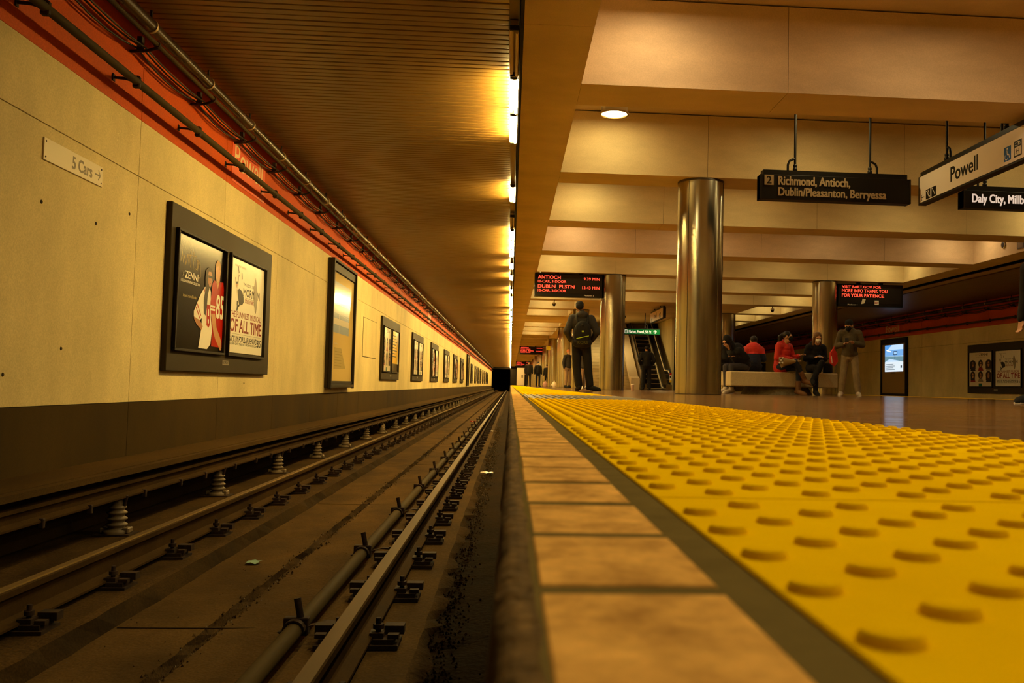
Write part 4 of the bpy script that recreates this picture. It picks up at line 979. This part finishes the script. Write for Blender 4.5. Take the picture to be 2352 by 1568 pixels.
def person(label, J, loc, rz, top, bottom, shoe, voxel=.012, female=False, hair=None, hat=None, mask=None, hood=None, coat=0., skin=M_SKIN, ht=1., face=True, boot=False, headdir=(0, -1, 0), bulk=1., near=True, sole=None, loose=1.):
    r = thing('person', label, 'person', loc, rz)
    hd = V(J['head']); nk = V(J['neck']); ch = V(J['chest']); pe = V(J['pel']); f = V(headdir).normalized(); up = V((0, 0, 1)); sd_ = f.cross(up).normalized(); fu = sd_.cross(f).normalized()
    R3 = Matrix((sd_, -f, fu)).transposed().to_4x4()
    hc = [('e', hd+R3.to_3x3() @ V((0, .012, .02)), (.074, .092, .098), R3), ('e', hd+R3.to_3x3() @ V((0, -.035, -.05)), (.052, .058, .062), R3), ('c', nk-V((0, 0, .05)), hd-V((0, 0, .05)), .058, .052)]
    HL = lambda x, y, z: hd+R3.to_3x3() @ V((x, y, z))
    if face: hc += [('c', HL(0, -.088, .012), HL(0, -.112, -.018), .010, .015), ('e', HL(.076, .005, -.005), (.012, .022, .034), R3), ('e', HL(-.076, .005, -.005), (.012, .022, .034), R3), ('c', HL(-.022, -.092, -.052), HL(.022, -.092, -.052), .010, .010), ('c', HL(-.04, -.078, .03), HL(.04, -.078, .03), .014, .014)]
    body = list(hc)
    body += [('e', ch+V((0, .01, .04)), (.145*bulk, .095*bulk, .17)), ('c', ch, pe, .115*bulk, .12*bulk), ('e', pe, (.15*bulk, .105*bulk, .12)), ('c', J['shl'], J['shr'], .062, .062)]
    for s, sg in (('l', 1), ('r', -1)):
        body += [('c', J['sh'+s], J['el'+s], .048, .038), ('c', J['el'+s], J['wr'+s], .038, .026), ('c', J['hp'+s], J['kn'+s], .078*bulk, .052), ('c', J['kn'+s], J['an'+s], .052, .036), ('c', J['an'+s], J['to'+s], .038, .028)]
        if near: fingers(body, J['wr'+s], J['hd'+s], -sg)
        else: body.append(('c', J['wr'+s], J['hd'+s], .028, .022))
    b = link('body', capsules_mesh(body, voxel*.75 if near else voxel, 'body', skin, 2), r)
    # top garment
    e = .022+.010*bulk
    tc = [('e', ch+V((0, .012, .05)), (.165*bulk+e, .105*bulk+e, .185+e)), ('c', ch-V((0, 0, .02)), pe+V((0, 0, .06)), .125*bulk+e, .130*bulk+e), ('c', V(J['shl'])-V((0, 0, .01)), V(J['shr'])-V((0, 0, .01)), .065+e*.8, .065+e*.8), ('c', nk-V((0, 0, .10)), nk-V((0, 0, .02)), .085+e, .066+e*.6),
          ('e', pe+V((0, 0, .02-coat*.5)), (.155*bulk+e, .11*bulk+e, .11+coat))]
    for s in 'lr':
        tc += [('c', J['sh'+s], J['el'+s], .058+e*.9, .050+e*.7), ('c', J['el'+s], lerp(J['el'+s], J['wr'+s], .93), .050+e*.7, .040+e*.3)]
        if coat > .1: tc += [('c', J['hp'+s], lerp(J['hp'+s], J['kn'+s], coat*2.2), .105, .10)]
    if hood == 'up': tc += [('e', HL(0, .03, .02), (.105, .105, .135), R3), ('c', nk, HL(0, .05, -.06), .10, .10)]
    if hood == 'down': tc += [('c', nk, nk+V((0, .015, .05)), .082, .07), ('e', nk+V((0, .085, .0)), (.135, .085, .09)), ('c', nk+V((-.07, .02, .01)), nk+V((.07, .02, .01)), .055, .055), ('c', nk+V((0, .06, .0)), nk+V((0, .09, -.13)), .075, .035)]
    o = link('jacket' if not isinstance(top, tuple) else 'jacket', capsules_mesh(tc, voxel, 'jacket', top if not isinstance(top, tuple) else top[0], 3), r)
    if isinstance(top, tuple):
        me = o.data; me.materials.append(top[1])
        for p in me.polygons:
            if p.center.z < top[2]: p.material_index = 1
    bc = [('e', pe-V((0, 0, .02)), (.155*bulk+.008, .112*bulk+.008, .13))]
    for s in 'lr':
        bc += [('c', J['hp'+s], J['kn'+s], .092*bulk, .066*loose), ('c', J['kn'+s], lerp(J['kn'+s], J['an'+s], .90 if not boot else .72), .066*loose, .052*loose*(1.15 if not female else 1.0))]
    link('trousers', capsules_mesh(bc, voxel, 'trousers', bottom, 3), r)
    for s in 'lr':
        a, t = V(J['an'+s]), V(J['to'+s]); d = (t-a); dh = d.normalized()
        up_ = V((0, 0, 1)) if abs(dh.z) < .8 else V((0, -1, 0))
        heel = a-dh*.055+up_*(-.035)
        kk = V(J['kn'+s]); sh = (kk-a).normalized()
        sc = [('c', a-up_*.015, t+dh*.035+up_*.008, .056, .046), ('c', heel, t+dh*.06, .048, .038), ('c', a, a+sh*(.035 if not boot else .20), .056, .060)]
        so = link('shoe', capsules_mesh(sc, min(voxel, .012), 'shoe', shoe, 1), r)
        me = so.data; zs = [v.co.z for v in me.vertices]; zmin = min(zs)
        if abs(dh.z) < .6:
            for v in me.vertices:
                if v.co.z < zmin+.018: v.co.z = zmin+.010
        if sole:
            me.materials.append(sole)
            for p in me.polygons:
                if p.center.z < zmin+.034: p.material_index = 1
    if hair:
        hm, style = hair
        hh = [('e', HL(0, .022, .035), (.084, .096, .092), R3)]
        if style == 'long': hh += [('c', HL(.065, .01, .0), HL(.075, -.005, -.19), .038, .030), ('c', HL(-.065, .01, .0), HL(-.075, -.005, -.19), .038, .030), ('c', HL(0, .06, 0), HL(0, .07, -.18), .07, .055)]
        if style == 'pony': hh += [('c', HL(0, .10, .05), HL(0, .16, -.02), .035, .05), ('c', HL(0, .16, -.02), HL(0, .15, -.22), .05, .03)]
        link('hair', capsules_mesh(hh, min(voxel, .01), 'hair', hm, 1), r)
    if hat: 
        me = capsules_mesh([('e', HL(0, .02, .068), (.086, .100, .074), R3), ('c', HL(0, -.005, .055), HL(0, .05, .03), .082, .084)], min(voxel, .01), 'beanie', hat, 2); link('beanie', me, r)
    if mask: link('face_mask', capsules_mesh([('e', HL(0, -.060, -.040), (.062, .058, .052), R3), ('c', HL(0, -.10, -.02), HL(0, -.09, -.07), .03, .03)], .008, 'face_mask', mask, 2), r)
    if face and near:
        for sx in (-.031, .031):
            b2 = MB(); b2.lathe([(.0, -.010), (.009, -.006), (.0115, 0), (.009, .006), (.0, .010)], P_HAIR, 8, caps=False); link('eye', b2.mesh('eye'), r, HL(sx, -.081, .012))
    return r
def cloth(n, c, r_=.85): return mat(n, c, r_, var=.25, vscale=(9, 9, 9), bump=.9, bscale=16)
K_BLK = cloth('black_cloth', (.012, .011, .012)); K_CHAR = cloth('charcoal_cloth', (.035, .030, .028)); K_RED = cloth('red_cloth', (.62, .035, .02), .6); K_NAVY = cloth('navy_cloth', (.012, .016, .035)); K_DENIM = cloth('dark_denim', (.02, .026, .045)); K_OLIVE = cloth('olive_cloth', (.105, .080, .042)); K_KHAKI = cloth('khaki_cloth', (.30, .22, .12)); K_BROWN = cloth('brown_leather', (.20, .09, .035), .5); K_LSHOE = cloth('pale_shoe', (.55, .46, .38), .6); K_WHT = cloth('white_cloth', (.75, .68, .6)); K_TAN = cloth('tan_cloth', (.32, .20, .12)); K_DOT = cloth('patterned_leggings', (.05, .045, .055))
HAIRB = mat('brown_hair', (.15, .075, .03), .5); HAIRK = mat('black_hair', (.012, .008, .006), .45)
# --- the standing backpacker, seen from behind (faces away: +Y)
J = pose_stand(1.84, arms='pocket', spread=.07)
J['anl'] = (.03, .0, .085); J['tol'] = (.05, -.15, .03); J['knl'] = (.085, -.05, .50); J['knr'] = (-.145, -.02, .50)
J['anr'] = (-.20, .0, .085); J['tor'] = (-.34, .07, .035); J['head'] = (.05, -.03, 1.715)
PR = person('person in a charcoal hooded jacket and black beanie with a black backpack, seen from behind', J, (1.44, 18.6, 0), PI, K_CHAR, K_BLK, K_BLK, .011, hat=K_BLK, hood='down', bulk=1.13, hair=(HAIRK, 'short'), loose=1.35)
r = PR; bp_ = [('e', (0, .24, 1.16), (.185, .095, .27)), ('c', (-.10, .21, .98), (.10, .21, .98), .10, .10), ('c', (-.06, .22, 1.30), (.06, .22, 1.30), .08, .08), ('e', (0, .30, 1.03), (.12, .04, .10))]
r2 = thing('backpack', 'black backpack with a lime stripe worn by the person in the charcoal jacket', 'backpack', (1.44, 18.6, 0), PI)
link('pack_body', capsules_mesh(bp_, .011, 'pack_body', K_BLK, 2), r2)
LIME = mat('lime_piping', (.45, .62, .03), .5)
b = MB(); b.tube([(.125, .325, 1.055), (.04, .350, 1.075), (-.04, .350, 1.095), (-.125, .320, 1.115)], .008, LIME, 6); b.build('lime_stripe', r2, label='lime green stripe')
p = Print(); p.text('KORS', -.10, .95, .10, 1.01, mat('olive_print', (.07, .068, .012), .6), .012); o = p.build('pack_lettering', r2); o.rotation_euler = (0, 0, PI); o.location = (0, .343, 0)
for s in (-1, 1):
    b = MB(); b.tube([(s*.10, .20, 1.38), (s*.115, .14, 1.52), (s*.12, .03, 1.575), (s*.125, -.08, 1.50), (s*.13, -.14, 1.35), (s*.16, -.10, 1.15), (s*.16, .12, 1.02)], .018, K_BLK, 8); b.build('shoulder_strap', r2)
b = MB(); b.tube([(-.03, .30, 1.30), (-.02, .33, 1.33), (.02, .33, 1.33), (.03, .30, 1.30)], .008, K_BLK, 6); b.box(-.02, .325, 1.19, .02, .34, 1.22, LIME); b.build('grab_loop', r2)
# --- dark figure at the escalator
J = pose_stand(1.76, arms='pocket', spread=.05)
person('person all in black standing before the escalator, seen from behind', J, (5.38, 35.7, 0), PI, K_BLK, K_BLK, K_BLK, .016, hair=(HAIRK, 'short'), near=False, face=False, bulk=1.15, loose=1.3)
# --- hooded man with phone
J = pose_stand(1.66, arms='phone', spread=.10); J['ell'] = (.25, .02, 1.10); J['wrl'] = (.06, -.20, 1.12); J['hdl'] = (.03, -.27, 1.16); J['elr'] = (-.26, .02, 1.08); J['wrr'] = (-.12, -.20, 1.10); J['hdr'] = (-.06, -.28, 1.14); J['head'] = (-.02, -.06, 1.50)
person('person in an olive hoodie and khaki trousers standing with a phone', J, (7.20, 18.85, 0), -.35, K_OLIVE, K_KHAKI, K_LSHOE, .011, hat=K_BLK, mask=K_BLK, hood='down', bulk=.94, headdir=(-.2, -1, -.35), sole=K_WHT, loose=1.15)
def phone(loc, rz, lab, tilt=-.7):
    r = thing('mobile_phone', lab, 'phone', loc, rz); b = MB(); b.box(-.037, -.075, -.004, .037, .075, .004, M_FRAME, bev=.003); o = b.build('case', r); o.rotation_euler = (tilt, 0, 0)
    b = MB(); b.box(-.033, -.068, .0042, .033, .068, .0048, mat('dark_phone_glass', (.02, .018, .02), .5)); o2 = b.build('screen', r); o2.rotation_euler = (tilt, 0, 0)
phone((7.02, 18.55, 1.19), -.35, 'black phone held by the person in the olive hoodie', .6)
# red bag hanging behind him
r = thing('shopping_bag', 'red bag hanging beside the person in the olive hoodie', 'bag', (6.87, 18.95, 0)); 
b = MB(); b.prism([(-.06, .70), (.03, .64), (.10, .74), (.08, .92), (.01, 1.02), (-.06, .93)], 'y', -.04, .04, K_RED); o = b.build('bag_body', r); fix_normals(o)
b = MB(); b.tube([(0, 0, 1.0), (.05, 0, 1.10)], .008, K_RED, 6); b.tube([(-.03, -.042, .70), (-.045, -.042, .85)], .008, P_WHT, 6); b.build('handle', r)
# --- woman in red jacket on the bench
J = pose_sit(1.65, True, cross=1, seat=.50, lean=.07); J['wrl'] = (.20, -.34, .86); J['hdl'] = (.25, -.43, .90); J['ell'] = (.25, -.12, .80); J['wrr'] = (.02, -.32, .78); J['hdr'] = (.08, -.38, .78)
person('person in a bright red jacket and brown boots seated with a bouquet', J, (5.92, 19.55, 0), .50, K_RED, K_DENIM, K_BROWN, .011, female=True, hair=(HAIRK, 'pony'), mask=K_BLK, coat=.08, headdir=(.65, -1, -.15), boot=True)
r = thing('bouquet', 'bouquet in crinkled golden paper on the lap of the person in red', 'bouquet', (5.95, 19.12, .74))
b = MB(); vs = []; n = 14; rnd = random.Random(2)
pr = [(.03, 0), (.035, .08), (.07, .2), (.12, .34), (.15, .42)]
for i, (rr, x) in enumerate(pr):
    for k in range(n): t = 2*PI*k/n; q = rr*(1+(rnd.uniform(-.15, .15) if i > 1 else 0)); vs.append((.28-x, q*math.cos(t)*.8, q*math.sin(t)*.7-.02*i*.5))
b.add(vs, [(i*n+k, i*n+(k+1) % n, (i+1)*n+(k+1) % n, (i+1)*n+k) for i in range(len(pr)-1) for k in range(n)], mat('golden_wrap', (.35, .22, .08), .25), True); b.build('wrapping', r)
for q in range(9):
    b = MB(); b.lathe([(.004, -.02), (.022, -.008), (.028, .006), (.016, .02), (.004, .022)], mat('dried_flower', (.25, .19, .10), .8) if q % 2 else K_WHT, 8); b.build('flower_head', r, (-.13-.02*(q % 3), -.05+.045*(q % 3), -.05+.05*(q//3)))
r = thing('handbag', 'small dark handbag on the lap of the person in red', 'bag', (6.02, 19.22, .64)); b = MB(); b.box(-.13, -.05, -.05, .13, .05, .08, K_BLK, bev=.02); b.build('bag_body', r)
# --- woman in black with a white mask
J = pose_sit(1.63, True, cross=-1, seat=.50, lean=.09)
person('person in a black coat and white face mask seated on the bench with a phone', J, (6.66, 19.55, 0), .0, K_BLK, K_BLK, K_BLK, .011, female=True, hair=(HAIRB, 'long'), mask=K_WHT, coat=.08, headdir=(0, -1, -.5), boot=True)
phone((6.66, 19.17, .85), 0, 'black phone held by the person in the white face mask', .5)
r = thing('handbag', 'black handbag on the bench beside the person in the white face mask', 'bag', (6.99, 19.62, .497)); b = MB(); b.box(-.10, -.07, 0, .10, .07, .24, K_BLK, bev=.03); b.build('bag_body', r); b = MB(); b.tube([(-.07, 0, .23), (-.04, 0, .33), (.04, 0, .33), (.07, 0, .23)], .009, K_BLK, 6); b.build('handle', r)
# --- figure in red and navy jacket, back to us
J = pose_sit(1.52, False, seat=.50, lean=.14)
person('person in a red and navy jacket seated on the bench, seen from behind', J, (5.55, 20.45, 0), PI-.25, (K_RED, K_NAVY, .93), K_BLK, K_BLK, .012, hair=(HAIRK, 'short'), bulk=1.15, headdir=(.6, -1, -.2))
# --- two hooded figures at the left end
J = pose_sit(1.25, True, seat=.50, lean=.20); 
person('person in a black hood and patterned leggings seated beside the largest column', J, (5.20, 19.95, 0), -1.15, K_BLK, K_DOT, K_LSHOE, .012, female=True, hood='up', headdir=(.1, -1, -.55), hair=(HAIRK, 'long'))
J = pose_sit(1.6, False, seat=.50, lean=.10)
person('person in black mostly hidden behind the largest column, seated on the bench', J, (4.98, 20.62, 0), -1.5, K_BLK, K_BLK, K_BLK, .014, hood='up', near=False, face=False)
# --- cut off person at the right edge of the frame
J = pose_stand(1.74, arms='down', spread=.06); J['anr'] = (-.10, .0, .10); J['tor'] = (-.12, -.15, .045)
person('person in black trousers and black canvas shoes, cut off by the edge of the picture', J, (5.36, 8.80, 0), -1.35, K_BLK, K_BLK, K_BLK, .012, hair=(HAIRK, 'short'), bulk=1.0, sole=K_WHT)
# --- distant people
def far_person(lab, x, y, h_, rz, top, bot, sh=K_BLK, **kw):
    return person(lab, pose_stand(h_, arms='down', spread=.03, **{}), (x, y, 0), rz, top, bot, sh, .022, near=False, face=False, **kw)
far_person('distant person in dark clothes with a cap, nearer the yellow strip', 1.22, 61, 1.72, .1, K_BLK, K_BLK, hat=K_BLK)
far_person('distant person in a black jacket walking beside the one in the cap', 1.88, 62, 1.70, .3, K_BLK, K_NAVY, hair=(HAIRK, 'short'))
far_person('distant person in black holding a pink bag near the small columns', 2.72, 68, 1.66, -.4, K_BLK, K_BLK, hair=(HAIRK, 'short'))
plastic_bag((2.55, 66.2, 0), .42, mat('pink_plastic', (.65, .38, .36), .5), 'pink bag hanging low beside the distant person in black')
far_person('person in a dark jacket and pale trousers half hidden behind the backpacker', 2.66, 42, 1.80, .6, K_CHAR, K_TAN, hair=(mat('ginger_hair', (.55, .18, .06), .6), 'short'))
far_person('person seen only between the legs of the backpacker, dark jacket and red top', 2.93, 36, 1.56, .2, K_CHAR, K_TAN, K_WHT, hair=(HAIRB, 'long'))
